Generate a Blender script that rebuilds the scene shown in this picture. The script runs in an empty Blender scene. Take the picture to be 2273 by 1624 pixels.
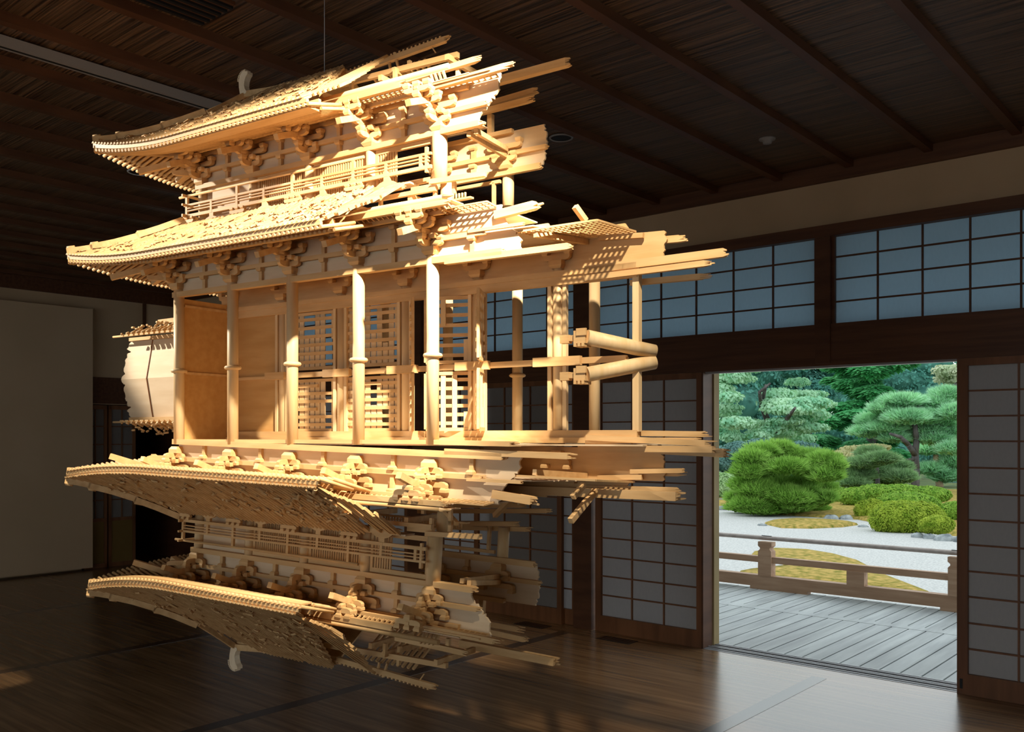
import bpy, math, random
from mathutils import Vector, Matrix
random.seed(7)
COL = bpy.context.scene.collection
SC = bpy.context.scene
# ------------------------------------------------------------------ frames
F, CX, YH, EYE = 2014.0, 1136.5, 968.0, 1.6          # focal length and horizon in photo pixels, eye height in metres
SD, TD, P1 = (.838, -.545), (.545, .838), (-1.364, 3.717)   # gate model: along its front, away from its front, left front column
MZ = 1.575                                             # height of the mirror line of the model
WU, WN = (-.756, .6545), (.6545, .756)                 # room: along the garden wall, towards the garden
V0 = 6.14


def q(px, py, t):
    """where the photo's pixel meets the model's plane at depth t: (along, depth, height) in model coordinates"""
    a = (px - CX) / F
    s = (a * (P1[1] + TD[1] * t) - P1[0] - TD[0] * t) / (SD[0] - a * SD[1])
    Y = P1[1] + SD[1] * s + TD[1] * t
    return (s, t, EYE + (YH - py) / F * Y - MZ)


def wld(px, py, Y):
    return Vector(((px - CX) / F * Y, Y, EYE + (YH - py) / F * Y))


# ------------------------------------------------------------------ mesh builder
class MB:
    def __init__(self):
        self.v, self.f, self.sm = [], [], []

    def add(self, vs, fs, smooth=False):
        n = len(self.v)
        self.v += [tuple(p) for p in vs]
        for f in fs:
            self.f.append(tuple(i + n for i in f)); self.sm.append(smooth)
        return self

    def box(self, x0, x1, y0, y1, z0, z1):
        return self.add([(x, y, z) for x in (x0, x1) for y in (y0, y1) for z in (z0, z1)],
                        [(0, 1, 3, 2), (4, 6, 7, 5), (0, 4, 5, 1), (2, 3, 7, 6), (0, 2, 6, 4), (1, 5, 7, 3)])

    def hexa(self, b, t):
        return self.add(list(b) + list(t), [(3, 2, 1, 0), (4, 5, 6, 7), (0, 1, 5, 4), (1, 2, 6, 5), (2, 3, 7, 6), (3, 0, 4, 7)])

    def frustum(self, o, ex, ey, w0, d0, w1, d1, z0, z1):
        o, ex, ey = Vector(o), Vector(ex), Vector(ey)
        r = lambda w, d, z: [o + ex * (a * w / 2) + ey * (b * d / 2) + Vector((0, 0, z)) for a, b in ((-1, -1), (1, -1), (1, 1), (-1, 1))]
        return self.hexa(r(w0, d0, z0), r(w1, d1, z1))

    def beam(self, A, B, w, h, broken=0.0, broken0=0.0, up=(0, 0, 1), rnd=random):
        A, B = Vector(A), Vector(B)
        d = (B - A); L = d.length; d = d / L
        sx = d.cross(Vector(up)); sx.normalize(); uz = sx.cross(d)
        def ring(P, w, h): return [P + sx * (a * w / 2) + uz * (b * h / 2) for a, b in ((-1, -1), (1, -1), (1, 1), (-1, 1))]
        self.hexa(ring(A, w, h), ring(B, w, h))
        for P, dd, br in ((B, d, broken), (A, -d, broken0)):
            if br <= 0: continue
            nx, nz = 2, 3
            for i in range(nx):
                for j in range(nz):
                    l = br * rnd.uniform(.15, 1.0)
                    o = P + sx * ((i + .5) / nx - .5) * w + uz * ((j + .5) / nz - .5) * h - dd * .001
                    e = o + dd * l + uz * rnd.uniform(-.12, .12) * h
                    k = rnd.uniform(.15, .6)
                    self.hexa(ring2(o, sx, uz, w / nx, h / nz), ring2(e, sx, uz, w / nx * k, h / nz * k))
        return self

    def cyl(self, A, B, r, n=12, r2=None, caps=True):
        A, B = Vector(A), Vector(B); r2 = r if r2 is None else r2
        d = (B - A).normalized()
        x = d.orthogonal().normalized(); y = d.cross(x)
        c = [(math.cos(2 * math.pi * i / n), math.sin(2 * math.pi * i / n)) for i in range(n)]
        b = len(self.v)
        self.v += [tuple(A + x * (a * r) + y * (e * r)) for a, e in c] + [tuple(B + x * (a * r2) + y * (e * r2)) for a, e in c]
        for i in range(n):
            j = (i + 1) % n
            self.f.append((b + i, b + j, b + n + j, b + n + i)); self.sm.append(True)
        if caps:
            self.f.append(tuple(b + i for i in reversed(range(n)))); self.sm.append(False)
            self.f.append(tuple(b + n + i for i in range(n))); self.sm.append(False)
        return self

    def tube(self, pts, r, n=8):
        for a, b in zip(pts[:-1], pts[1:]):
            ra = r[0] if isinstance(r, (tuple, list)) else r
            self.cyl(a, b, ra, n)
        return self

    def lathe(self, o, prof, n=16):
        o = Vector(o); b = len(self.v)
        for r, z in prof:
            for i in range(n):
                a = 2 * math.pi * i / n
                self.v.append((o.x + r * math.cos(a), o.y + r * math.sin(a), o.z + z))
        for k in range(len(prof) - 1):
            for i in range(n):
                j = (i + 1) % n
                self.f.append((b + k * n + i, b + k * n + j, b + (k + 1) * n + j, b + (k + 1) * n + i)); self.sm.append(True)
        self.f.append(tuple(b + i for i in reversed(range(n)))); self.sm.append(False)
        self.f.append(tuple(b + (len(prof) - 1) * n + i for i in range(n))); self.sm.append(False)
        return self

    def prism(self, poly, o, ea, eb, ec, d0, d1):
        """polygon of (a, b) points in the plane of ea, eb, extruded along ec from d0 to d1"""
        o, ea, eb, ec = Vector(o), Vector(ea), Vector(eb), Vector(ec)
        n = len(poly)
        vs = [o + ea * a + eb * b + ec * d for d in (d0, d1) for a, b in poly]
        return self.add(vs, [tuple(reversed(range(n))), tuple(range(n, 2 * n))] + [(i, (i + 1) % n, n + (i + 1) % n, n + i) for i in range(n)])

    def build(self, name, mat, parent=None, T=None, flip=False, recalc=True, place=None):
        me = bpy.data.meshes.new(name)
        vs = self.v if T is None else [T(p) for p in self.v]
        fs = self.f if not flip else [tuple(reversed(f)) for f in self.f]
        me.from_pydata(vs, [], fs)
        if recalc:
            import bmesh
            bm = bmesh.new(); bm.from_mesh(me)
            bmesh.ops.recalc_face_normals(bm, faces=bm.faces)
            bm.to_mesh(me); bm.free()
        me.polygons.foreach_set('use_smooth', self.sm)
        me.materials.append(mat)
        me.update()
        o = bpy.data.objects.new(name, me)
        COL.objects.link(o)
        if parent is not None: o.parent = parent
        if place is not None: o.matrix_world = place
        return o


def ring2(P, sx, uz, w, h):
    return [P + sx * (a * w / 2) + uz * (b * h / 2) for a, b in ((-1, -1), (1, -1), (1, 1), (-1, 1))]


def tag(o, label=None, cat=None, group=None, kind=None):
    if label: o['label'] = label
    if cat: o['category'] = cat
    if group: o['group'] = group
    if kind: o['kind'] = kind
    return o


def empty(name, loc, rz=0):
    o = bpy.data.objects.new(name, None); COL.objects.link(o)
    o.location = loc; o.rotation_euler = (0, 0, rz); o.empty_display_size = .1
    return o


# ------------------------------------------------------------------ materials
def mat(name, c1, c2=None, scale=(8, 8, 8), rough=.6, detail=4, spec=.3, bump=0, lo=.35, hi=.65, plank=None, coords='Object', transl=None, fac2=None):
    m = bpy.data.materials.new(name); m.use_nodes = True
    nt = m.node_tree; N = nt.nodes; L = nt.links
    b = N['Principled BSDF']; b.inputs['Roughness'].default_value = rough
    b.inputs['Specular IOR Level'].default_value = spec
    b.inputs['Base Color'].default_value = (*c1, 1)
    tc = N.new('ShaderNodeTexCoord'); mp = N.new('ShaderNodeMapping')
    L.new(tc.outputs[coords], mp.inputs[0]); mp.inputs['Scale'].default_value = scale
    col = None
    if c2 is not None:
        nz = N.new('ShaderNodeTexNoise'); nz.inputs['Scale'].default_value = 1; nz.inputs['Detail'].default_value = detail
        L.new(mp.outputs[0], nz.inputs['Vector'])
        rp = N.new('ShaderNodeValToRGB')
        rp.color_ramp.elements[0].position = lo; rp.color_ramp.elements[1].position = hi
        rp.color_ramp.elements[0].color = (*c1, 1); rp.color_ramp.elements[1].color = (*c2, 1)
        L.new(nz.outputs[0], rp.inputs[0]); col = rp.outputs[0]
        if bump:
            bp = N.new('ShaderNodeBump'); bp.inputs['Strength'].default_value = bump; bp.inputs['Distance'].default_value = .01
            L.new(nz.outputs[0], bp.inputs['Height']); L.new(bp.outputs[0], b.inputs['Normal'])
    if plank:
        axis, width, amt = plank
        sp = N.new('ShaderNodeSeparateXYZ'); L.new(tc.outputs[coords], sp.inputs[0])
        dv = N.new('ShaderNodeMath'); dv.operation = 'DIVIDE'; dv.inputs[1].default_value = width
        L.new(sp.outputs[axis], dv.inputs[0])
        fl = N.new('ShaderNodeMath'); fl.operation = 'FLOOR'; L.new(dv.outputs[0], fl.inputs[0])
        wn = N.new('ShaderNodeTexWhiteNoise'); wn.noise_dimensions = '1D'; L.new(fl.outputs[0], wn.inputs['W'])
        mr = N.new('ShaderNodeMapRange'); mr.inputs['To Min'].default_value = 1 - amt; mr.inputs['To Max'].default_value = 1 + amt
        L.new(wn.outputs['Value'], mr.inputs['Value'])
        mx = N.new('ShaderNodeMix'); mx.data_type = 'RGBA'; mx.blend_type = 'MULTIPLY'; mx.inputs[0].default_value = 1
        L.new(col, mx.inputs['A']); L.new(mr.outputs[0], mx.inputs['B']); col = mx.outputs['Result']
    if col is not None: L.new(col, b.inputs['Base Color'])
    if transl:
        out = N['Material Output']; tr = N.new('ShaderNodeBsdfTranslucent'); ms = N.new('ShaderNodeMixShader')
        tr.inputs[0].default_value = (*transl[0], 1); ms.inputs[0].default_value = transl[1]
        L.new(b.outputs[0], ms.inputs[1]); L.new(tr.outputs[0], ms.inputs[2]); L.new(ms.outputs[0], out.inputs[0])
        if col is not None and len(transl) > 2: L.new(col, tr.inputs[0])
    return m


WOOD = mat('pale_cypress', (.55, .335, .145), (.64, .415, .20), (6, 40, 40), .55, spec=.25)
WOODV = mat('pale_cypress_upright', (.63, .43, .215), (.71, .52, .30), (40, 40, 5), .5, spec=.3)
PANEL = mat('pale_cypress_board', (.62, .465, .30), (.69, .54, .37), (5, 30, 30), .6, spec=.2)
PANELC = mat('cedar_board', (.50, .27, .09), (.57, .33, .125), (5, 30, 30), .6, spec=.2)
TILE = mat('carved_tile_wood', (.52, .32, .145), (.65, .43, .215), (30, 30, 30), .6, spec=.2)
ORN = mat('carved_ornament_wood', (.74, .60, .42), (.80, .68, .50), (20, 20, 20), .5)
FLOORM = mat('dark_strip_floor', (.19, .10, .043), (.33, .19, .09), (1.2, 26, 1), .25, spec=.9, plank=(1, .057, .10))
FLOORS = mat('dark_inlay_floor', (.06, .033, .017), (.10, .055, .03), (20, 1.5, 1), .25, spec=.9)
REED = mat('woven_reed', (.025, .011, .005), (.26, .14, .068), (1.3, 120, 1), .36, detail=6, spec=.6, bump=.8, lo=.38, hi=.74)
DARK = mat('dark_stained_wood', (.085, .032, .013), (.13, .052, .022), (3, 3, 14), .5, spec=.35)
DARKH = mat('dark_stained_beam', (.09, .034, .014), (.14, .055, .023), (2, 30, 30), .5, spec=.35)
BROWN = mat('stained_cedar', (.17, .068, .026), (.25, .105, .042), (14, 14, 1.6), .45, spec=.35)
BROWNH = mat('stained_cedar_rail', (.17, .068, .026), (.25, .105, .042), (1.6, 14, 14), .45, spec=.35)
PLASTER = mat('beige_plaster', (.52, .375, .23), (.58, .42, .265), (2, 2, 2), .9, spec=.1)
PANELW = mat('pale_partition', (.62, .46, .295), (.67, .50, .325), (1.5, 1.5, 1.5), .9, spec=.1)
METAL = mat('grey_metal', (.35, .36, .38), None, rough=.35, spec=.5)
BLACK = mat('black_metal', (.012, .012, .013), None, rough=.5)
GREYM = mat('grey_track_paint', (.30, .28, .27), None, rough=.5)


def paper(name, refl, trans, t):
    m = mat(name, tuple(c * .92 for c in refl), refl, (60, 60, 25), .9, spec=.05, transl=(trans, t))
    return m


PAPER_HI = paper('translucent_paper_upper', (.46, .50, .53), (.62, .80, .92), .5)  # clearer, bluer copy: the transoms' exposure to sky is put into this paper
PAPER_LO = paper('translucent_paper_lower', (.36, .335, .31), (.52, .50, .50), .38)  # dimmer, browner copy: shade from the eave is put into this paper

# ================================================================== ROOM
RM = Matrix(((.756, .6545, 0, 0), (-.6545, .756, 0, 0), (0, 0, 1, 0), (0, 0, 0, 1)))   # room frame: x = -along wall, y = towards garden


def rbox(m, u0, u1, v0, v1, z0, z1):
    a, b = sorted((-u0, -u1)); return m.box(a, b, min(v0, v1), max(v0, v1), min(z0, z1), max(z0, z1))


def rput(name, m, mt, parent=None, kind=None):
    o = m.build(name, mt, None, recalc=False)
    if parent is None: o.matrix_world = RM
    else:
        o.parent = parent
        o.matrix_world = RM
    if kind: o['kind'] = kind
    return o


def rooted(o, parent):
    o.parent = parent; o.matrix_parent_inverse = parent.matrix_world.inverted() if parent.matrix_world else Matrix.Identity(4)
    return o


CEIL, TOPW = 3.455, 3.385
UFAR = 11.05
# floor with dark inlays
rput('floor', rbox(MB(), -4, UFAR + 1.5, -5, V0 + .02, -.12, 0), FLOORM, None, 'structure')
for k in range(5):
    u = 2.40 + 2.13 * k
    rput('trim_%d' % (k + 1), rbox(MB(), u - .05, u + .05, -5, V0 - .25, -.01, .0012), FLOORS, None, 'structure')
# ceiling of woven reed with battens
rput('ceiling', rbox(MB(), -4, UFAR + 1.5, -5, V0 + .12, CEIL, CEIL + .1), REED, None, 'structure')
for k in range(-8, 20):
    u = 1.776 + .503 * k
    if u > UFAR + .2: continue
    b = rput('ceiling_batten', rbox(MB(), u - .026, u + .026, -5, V0, CEIL - .045, CEIL + .01), DARK, None, 'structure')

# garden wall: plaster band, rails, lintel, posts
rput('wall_garden_side', rbox(MB(), -4, UFAR + .1, V0, V0 + .12, 3.03, CEIL), PLASTER, None, 'structure')
m = rbox(MB(), -4, UFAR, V0 - .035, V0 + .02, 3.345, CEIL)
rput('trim_6', m, DARKH, None, 'structure')
rput('trim_7', rbox(MB(), -4, UFAR, V0 - .05, V0 + .1, 2.965, 3.045), DARKH, None, 'structure')
rput('trim_8', rbox(MB(), -4, UFAR, V0 - .03, V0 + .1, 2.085, 2.37), DARKH, None, 'structure')
POSTS = [2.462, 4.505, 6.55, 8.60, 10.62]
for i, u in enumerate(POSTS):
    w = .052 if i == 0 else .092
    z0 = 2.1 if i == 0 else 0
    rput('wall_post', rbox(MB(), u - w, u + w, V0 - .045, V0 + .11, z0, 3.0), DARK, None, 'structure')


def shoji(name, u0, u1, v, z0, z1, pap, cols, rows, stile=.05, bottom=.12, top=.05, bar=.011, wood=BROWN, woodh=BROWNH, num=None, dep=.034):
    """sliding paper screen: own mesh = frame; parts = paper, grid"""
    f = MB()
    rbox(f, u0, u0 + stile, v, v + dep, z0, z1); rbox(f, u1 - stile, u1, v, v + dep, z0, z1)
    rbox(f, u0 + stile, u1 - stile, v, v + dep, z0, z0 + bottom); rbox(f, u0 + stile, u1 - stile, v, v + dep, z1 - top, z1)
    o = rput(name, f, wood)
    p = rbox(MB(), u0 + stile - .005, u1 - stile + .005, v + dep * .75, v + dep * .78, z0 + bottom - .005, z1 - top + .005)
    g = MB()
    for c in cols: rbox(g, c - bar / 2, c + bar / 2, v + dep * .3, v + dep * .72, z0 + bottom, z1 - top)
    for r in rows: rbox(g, u0 + stile, u1 - stile, v + dep * .32, v + dep * .72, r - bar / 2, r + bar / 2)
    po = rput('paper', p, pap); go = rput('lattice', g, wood)
    for c in (po, go): rooted(c, o)
    return o


def lin(a, b, n): return [a + (b - a) * (i + 1) / n for i in range(n - 1)]


# transoms
TR = [(-1.66, .208), (.392, 2.41), (2.514, 4.413), (4.597, 6.458), (6.642, 8.508), (8.692, 10.528)]
for i, (a, b) in enumerate(TR):
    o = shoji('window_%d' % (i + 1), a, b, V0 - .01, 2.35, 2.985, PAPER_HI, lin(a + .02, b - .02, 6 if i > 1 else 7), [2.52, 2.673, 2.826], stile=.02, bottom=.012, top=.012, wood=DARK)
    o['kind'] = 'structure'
rows = [.297, .452, .611, .766, .92, 1.078, 1.237, 1.400, 1.558, 1.716, 1.872]
# fixed and sliding screens of the garden wall
SHO = [(3.39, 4.385, V0 - .025, (3.74, 4.035), 'paper sliding screen left of the open garden doorway, grid three panes wide', .056),
       (4.615, 5.60, V0 + .02, (4.92, 5.24), 'paper sliding screen left of the dark post, only its edge strip showing', .045),
       (4.737, 5.76, V0 - .025, (5.098, 5.399), 'paper sliding screen in the front track, seen through the hanging gate model', .05),
       (5.74, 6.44, V0 + .02, (6.0, 6.22), 'paper sliding screen in the rear track next to the far dark post', .05),
       (6.66, 7.58, V0 - .025, (6.97, 7.27), 'paper sliding screen behind the left columns of the gate model', .05),
       (7.56, 8.49, V0 + .02, (7.87, 8.17), 'paper sliding screen deep in the room, second last along the garden wall', .05),
       (8.71, 10.5, V0 - .025, (9.0, 9.3, 9.6, 9.9, 10.2), 'wide paper screen at the far dark end of the garden wall', .05)]
for (a, b, v, c, lab, st) in SHO:
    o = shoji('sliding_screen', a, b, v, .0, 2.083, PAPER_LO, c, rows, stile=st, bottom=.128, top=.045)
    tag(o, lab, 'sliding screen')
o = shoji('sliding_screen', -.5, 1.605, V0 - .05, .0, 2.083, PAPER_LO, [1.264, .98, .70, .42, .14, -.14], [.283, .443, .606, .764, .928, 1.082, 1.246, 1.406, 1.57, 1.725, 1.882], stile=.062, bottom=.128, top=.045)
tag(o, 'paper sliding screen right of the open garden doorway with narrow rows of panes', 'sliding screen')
h = rput('door_pull', rbox(MB(), 1.572, 1.588, V0 - .054, V0 - .049, .035, .095), BLACK); rooted(h, o)
# doorway: jambs and track
m = MB(); rbox(m, 3.385, 3.40, V0 - .03, V0 + .11, 0, 2.085)
rput('door_1', m, DARK, None, 'structure')
rput('wall_post', rbox(MB(), .208, .392, V0 - .01, V0 + .1, 2.33, 3.0), DARK, None, 'structure')
rput('trim_9', rbox(MB(), 3.375, 3.41, V0 + .12, V0 + .2, -.06, 2.1), mat('weathered_jamb', (.30, .22, .10), (.36, .27, .13), (10, 10, 2), .7), None, 'structure')
m = MB()
for k in range(5): rbox(m, 1.0, 3.39, V0 + .0 + .045 * k, V0 + .012 + .045 * k, -.004, .010 if k % 2 else .006)
rbox(m, 1.0, 3.39, V0 - .03, V0 + .2, -.03, .002)
rput('trim_10', m, METAL, None, 'structure')
rput('trim_11', rbox(MB(), 1.5, 3.39, V0 + .0, V0 + .06, 2.072, 2.088), METAL, None, 'structure')
# far end of the room
m = MB(); rbox(m, UFAR, UFAR + .12, -5, V0, 1.99, CEIL); rbox(m, UFAR, UFAR + .12, -5, 4.86, 0, 1.99)
rput('wall_far', m, PLASTER, None, 'structure')
rput('trim_12', rbox(MB(), UFAR - .03, UFAR + .02, 3.0, V0, 2.0, 2.32), DARKH, None, 'structure')
rput('trim_13', rbox(MB(), UFAR - .03, UFAR + .02, 1.0, V0, 3.28, CEIL), DARKH, None, 'structure')
rput('trim_14', rbox(MB(), UFAR - .02, UFAR + .05, 5.62, 5.66, 2.3, 3.3), DARK, None, 'structure')
tag(rput('partition_panel', rbox(MB(), UFAR - .14, UFAR - .03, .6, 4.93, .03, 3.12), PANELW), 'large blank beige partition standing at the far left of the room', 'partition')
for (a, b, lab) in ((4.88, 5.16, 'narrow dim paper screen beside the beige partition, ochre lower panel'), (5.18, 5.52, 'dim paper screen with ochre lower panel, second from the beige partition')):
    f = MB()
    def fb(v0, v1, z0, z1, e=0): rbox(f, UFAR - .02 - e, UFAR + .02, v0, v1, z0, z1)
    fb(a, a + .035, 0, 1.98); fb(b - .035, b, 0, 1.98); fb(a, b, 1.93, 1.98); fb(a, b, .56, .60); fb(a, b, 0, .05)
    o = rput('sliding_screen', f, BROWN); tag(o, lab, 'sliding screen')
    rooted(rput('paper', rbox(MB(), UFAR + .0, UFAR + .003, a + .03, b - .03, .59, 1.94), PAPER_LO), o)
    rooted(rput('lower_panel', rbox(MB(), UFAR - .008, UFAR + .006, a + .03, b - .03, .04, .57), mat('ochre_board', (.20, .125, .035), (.24, .15, .045), (2, 2, 2), .7)), o)
    g = MB(); rbox(g, UFAR - .012, UFAR, (a + b) / 2 - .006, (a + b) / 2 + .006, .6, 1.93)
    for z in (.82, 1.05, 1.28, 1.5, 1.72): rbox(g, UFAR - .012, UFAR, a + .03, b - .03, z - .006, z + .006)
    rooted(rput('lattice', g, BROWN), o)
# dim side room past the screens with a daylit paper window
rput('wall_recess', rbox(rbox(rbox(rbox(MB(), UFAR + .02, UFAR + 1.5, 4.45, V0 + .6, 1.995, 2.1), UFAR + 1.3, UFAR + 1.4, 4.5, V0 + .6, -.1, 2.1), UFAR - .6, UFAR + 1.35, V0 + .02, V0 + .2, -.1, 2.1), UFAR + .12, UFAR + 1.3, 4.5, 4.6, 0, 2.1), DARK, None, 'structure')
o = shoji('window_7', 0, .5, 0, .45, 1.95, paper('recess_paper', (.4, .45, .5), (.25, .42, .6), .5), [.17, .34], [.75, 1.05, 1.35, 1.65], stile=.02, bottom=.03, top=.03, wood=DARK)
o['kind'] = 'structure'
for c in [o]: c.matrix_world = RM @ Matrix.Translation((-(UFAR + 1.28), 5.5, 0)) @ Matrix.Rotation(math.radians(90), 4, 'Z')
# walls behind and beside the camera
m = MB(); rbox(m, -4.1, -4, -5, V0 + .1, 0, CEIL); rput('wall_near', m, PLASTER, None, 'structure')
m = MB()
rbox(m, -4, UFAR + 1.5, -5.1, -5, 0, .35); rbox(m, -4, UFAR + 1.5, -5.1, -5, 2.4, CEIL)
for a, b in ((-4, -3), (7.5, UFAR + 1.5)): rbox(m, a, b, -5.1, -5, .35, 2.4)  # unseen opening added between these piers, widened to let in fill daylight
rput('wall_left', m, PLASTER, None, 'structure')

# floor registers, ceiling fittings
for (u0, u1, lab) in ((4.75, 5.06, 'black slotted floor register at the foot of the wall, half behind the gate model'), (3.89, 4.2, 'black slotted floor register nearer to the garden doorway')):
    m = rbox(MB(), u0, u1, 5.86, 6.0, -.002, .002)
    o = rput('floor_register', m, BLACK); tag(o, lab, 'floor vent', 'floor registers along the garden wall')
    g = MB()
    for k in range(9):
        uu = u0 + .018 + (u1 - u0 - .036) * k / 8
        rbox(g, uu - .006, uu + .006, 5.87, 5.99, .001, .004)
    rooted(rput('slat', g, DARK), o)


def rpt(u, v, z): return RM @ Vector((-u, v, z))


def downlight(u, v, r, lab, rim=METAL):
    m = MB(); P = rpt(u, v, CEIL - .004)
    m.lathe(P, [(r, 0), (r * 1.0, -.006), (r * .86, -.008), (r * .84, .0)], 28)
    o = m.build('ceiling_downlight', rim); tag(o, lab, 'ceiling light')
    m = MB(); m.lathe(P + Vector((0, 0, -.003)), [(r * .85, 0), (r * .85, .004)], 28)
    c = m.build('aperture', BLACK); rooted(c, o)
    return o


downlight(3.45, 4.45, .075, 'black round recessed ceiling light right of the gate model roof', GREYM)
o = downlight(6.13, 3.10, .085, 'round recessed ceiling light behind the upper left roof corner, rim whitened as if lit', mat('rim_light_paint', (.75, .78, .8), None, rough=.4))  # rim whitened to stand in for light catching it
m = MB(); P = rpt(2.50, 5.32, CEIL)
m.lathe(P, [(.052, 0), (.05, -.008), (.028, -.012), (.026, -.03), (.012, -.032)], 20)
o = m.build('sprinkler', GREYM); tag(o, 'small round sprinkler fitting on the reed ceiling above the doorway', 'sprinkler')
m = MB(); rbox(m, 4.50, 4.56, -2, 3.0, CEIL - .055, CEIL - .01)
o = rput('lighting_track', m, GREYM); tag(o, 'long grey lighting track fixed along the ceiling at upper left', 'lighting track')
rooted(rput('slot', rbox(MB(), 4.524, 4.536, -2, 3.0, CEIL - .058, CEIL - .05), BLACK), o)
m = rbox(MB(), 3.42, 3.70, .6, 2.15, CEIL - .02, CEIL - .005)
o = rput('air_vent', m, DARK); tag(o, 'dark slatted air vent in the ceiling at the top edge', 'air vent')
g = MB()
for k in range(6):
    uu = 3.445 + .046 * k
    rbox(g, uu - .009, uu + .009, .6, 2.15, CEIL - .030, CEIL - .018)
rooted(rput('slat', g, BLACK), o)

# ================================================================== HANGING GATE MODEL
gate = empty('gate_model', (P1[0], P1[1], MZ), math.atan2(-.545, .838))
tag(gate, 'large pale wooden model of a ruined gate and its mirror image, hung in mid-air', 'architectural model')
SP, SPU = .3287, .305
ZA = .595
TU = lambda p: (p[0], p[1], p[2])


def TLW(p):
    zz = -(p[2] - ZA)
    return (p[0] + .065 * zz, p[1], zz - .026 * (p[0] - .4))


class Ctx: pass
X = Ctx(); X.T = TU; X.up = True


def put(name, m, mt=WOOD, parent=None, kind=None, label=None):
    o = m.build(name, mt, parent or gate, T=X.T)
    if kind: o['kind'] = kind
    if label: o['label'] = label
    return o


def E3(v): return Vector(v)


ES, ET, EZ = Vector((1, 0, 0)), Vector((0, 1, 0)), Vector((0, 0, 1))


def arm(m, o, ex, en, L, z, h=.019, w=.015):
    """bracket arm with rounded lower ends"""
    l = L / 2; a = h * .95
    poly = [(-l, h), (-l, h * .5), (-l + a * .25, h * .2), (-l + a * .9, 0), (l - a * .9, 0), (l - a * .25, h * .2), (l, h * .5), (l, h)]
    m.prism(poly, Vector(o) + EZ * z, ex, EZ, en, -w / 2, w / 2)


def block(m, o, ex, en, z, w=.024, h=.015):
    o = Vector(o)
    m.frustum(o, ex, en, w * .72, w * .72, w, w, z, z + h * .42)
    m.frustum(o, ex, en, w, w, w, w, z + h * .42, z + h)


def bracket(o, ex, en, full=True, tail=True, name='bracket_set'):
    """stepped bracket cluster: own mesh = arms; parts = bearing blocks, tail rafter"""
    o, ex, en = Vector(o), Vector(ex), Vector(en)
    A = MB()
    P = lambda out, a=0: o + en * out + ex * a
    arm(A, P(.014), ex, en, .105, .026); arm(A, P(.012), ex, en, .15, .072)
    if full:
        arm(A, P(.03), en, ex, .075, .026); arm(A, P(.045), en, ex, .10, .062)
        arm(A, P(.062), ex, en, .10, .078)
        arm(A, P(.12), ex, en, .105, .095, h=.018)
        arm(A, P(.092), ex, en, .08, .086, h=.017)
        arm(A, P(.07), en, ex, .12, .096, h=.017)
    r = put(name, A, WOOD)
    B = MB(); block(B, P(.004), ex, en, 0, .05, .026)
    put('bearing_block', B, WOOD, r)
    for a in (-.043, .043):
        B = MB(); block(B, P(.014, a), ex, en, .045, .024); put('bearing_block', B, WOOD, r)
    for a in (-.065, .065):
        B = MB(); block(B, P(.012, a), ex, en, .091, .024); put('bearing_block', B, WOOD, r)
    if full:
        for out, z in ((.06, .045), (.062, .063)):
            B = MB(); block(B, P(out), ex, en, z, .024, .016); put('bearing_block', B, WOOD, r)
        for a, out, z in ((-.032, .092, .102), (.032, .092, .102), (0, .028, .045), (0, .09, .078), (-.026, .03, .05), (.026, .03, .05)):
            B = MB(); block(B, P(out, a), ex, en, z, .022, .015); put('bearing_block', B, WOOD, r)
        for a in (-.04, 0, .04):
            B = MB(); block(B, P(.062, a), ex, en, .096, .022, .014); put('bearing_block', B, WOOD, r)
        B = MB(); block(B, P(.12), ex, en, .079, .026, .016); put('bearing_block', B, WOOD, r)
        for a in (-.042, 0, .042):
            B = MB(); block(B, P(.12, a), ex, en, .113, .025, .016); put('bearing_block', B, WOOD, r)
        if tail:
            t = MB(); t.beam(P(-.02) + EZ * .122, P(.168) + EZ * .047, .022, .021); put('tail_rafter', t, WOOD, r)
    return r


def panel_torn(name, t, th, pts, mt=PANEL, parent=None, n=7, amp=.006, torn=()):
    """board in the model's front plane; edges listed in torn get a ragged outline"""
    rnd = random.Random(len(pts) * 13 + int(abs(t) * 1000))
    poly = []
    for i, (a, b) in enumerate(zip(pts, pts[1:] + pts[:1])):
        poly.append(a)
        if i in torn:
            k = max(3, int(math.hypot(b[0] - a[0], b[1] - a[1]) / .007))
            dx, dy = b[0] - a[0], b[1] - a[1]; L = math.hypot(dx, dy)
            for j in range(1, k):
                u = j / k + rnd.uniform(-.3, .3) / k; w = rnd.uniform(-amp, amp)
                poly.append((a[0] + dx * u - dy / L * w, a[1] + dy * u + dx / L * w))
    m = MB(); m.prism(poly, (0, t, 0), ES, EZ, ET, 0, th)
    # triangulate large n-gons safely
    o = put(name, m, mt, parent)
    return o


def pbeam(name, a, b, t0, t1, w, h, br=.03, br0=0, mt=WOOD, parent=None):
    m = MB(); m.beam(q(a[0], a[1], t0), q(b[0], b[1], t1), w, h, br, br0); return put(name, m, mt, parent)


class Roof:
    def __init__(s, e, ze, lift, ll, D, top, torn, tb, dleft): s.e, s.ze, s.lift, s.ll, s.D, s.top, s.torn, s.tb, s.dl = e, ze, lift, ll, D, top, torn, tb, dleft
    def z(s, along, d):
        k = max(0, 1 - along / s.ll); a = d / s.D
        return s.ze + s.lift * k * k * max(0, 1 - d / s.dl) + s.top * (.86 * a + .14 * a * a)
    def pt(s, side, x, d, dz=0):
        """side 0: front slope at along-position x; side 1: left slope at depth x"""
        z = s.z(x - s.e, d) + dz
        return Vector((x, s.e + d, z)) if side == 0 else Vector((s.e + d, x, z))


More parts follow.
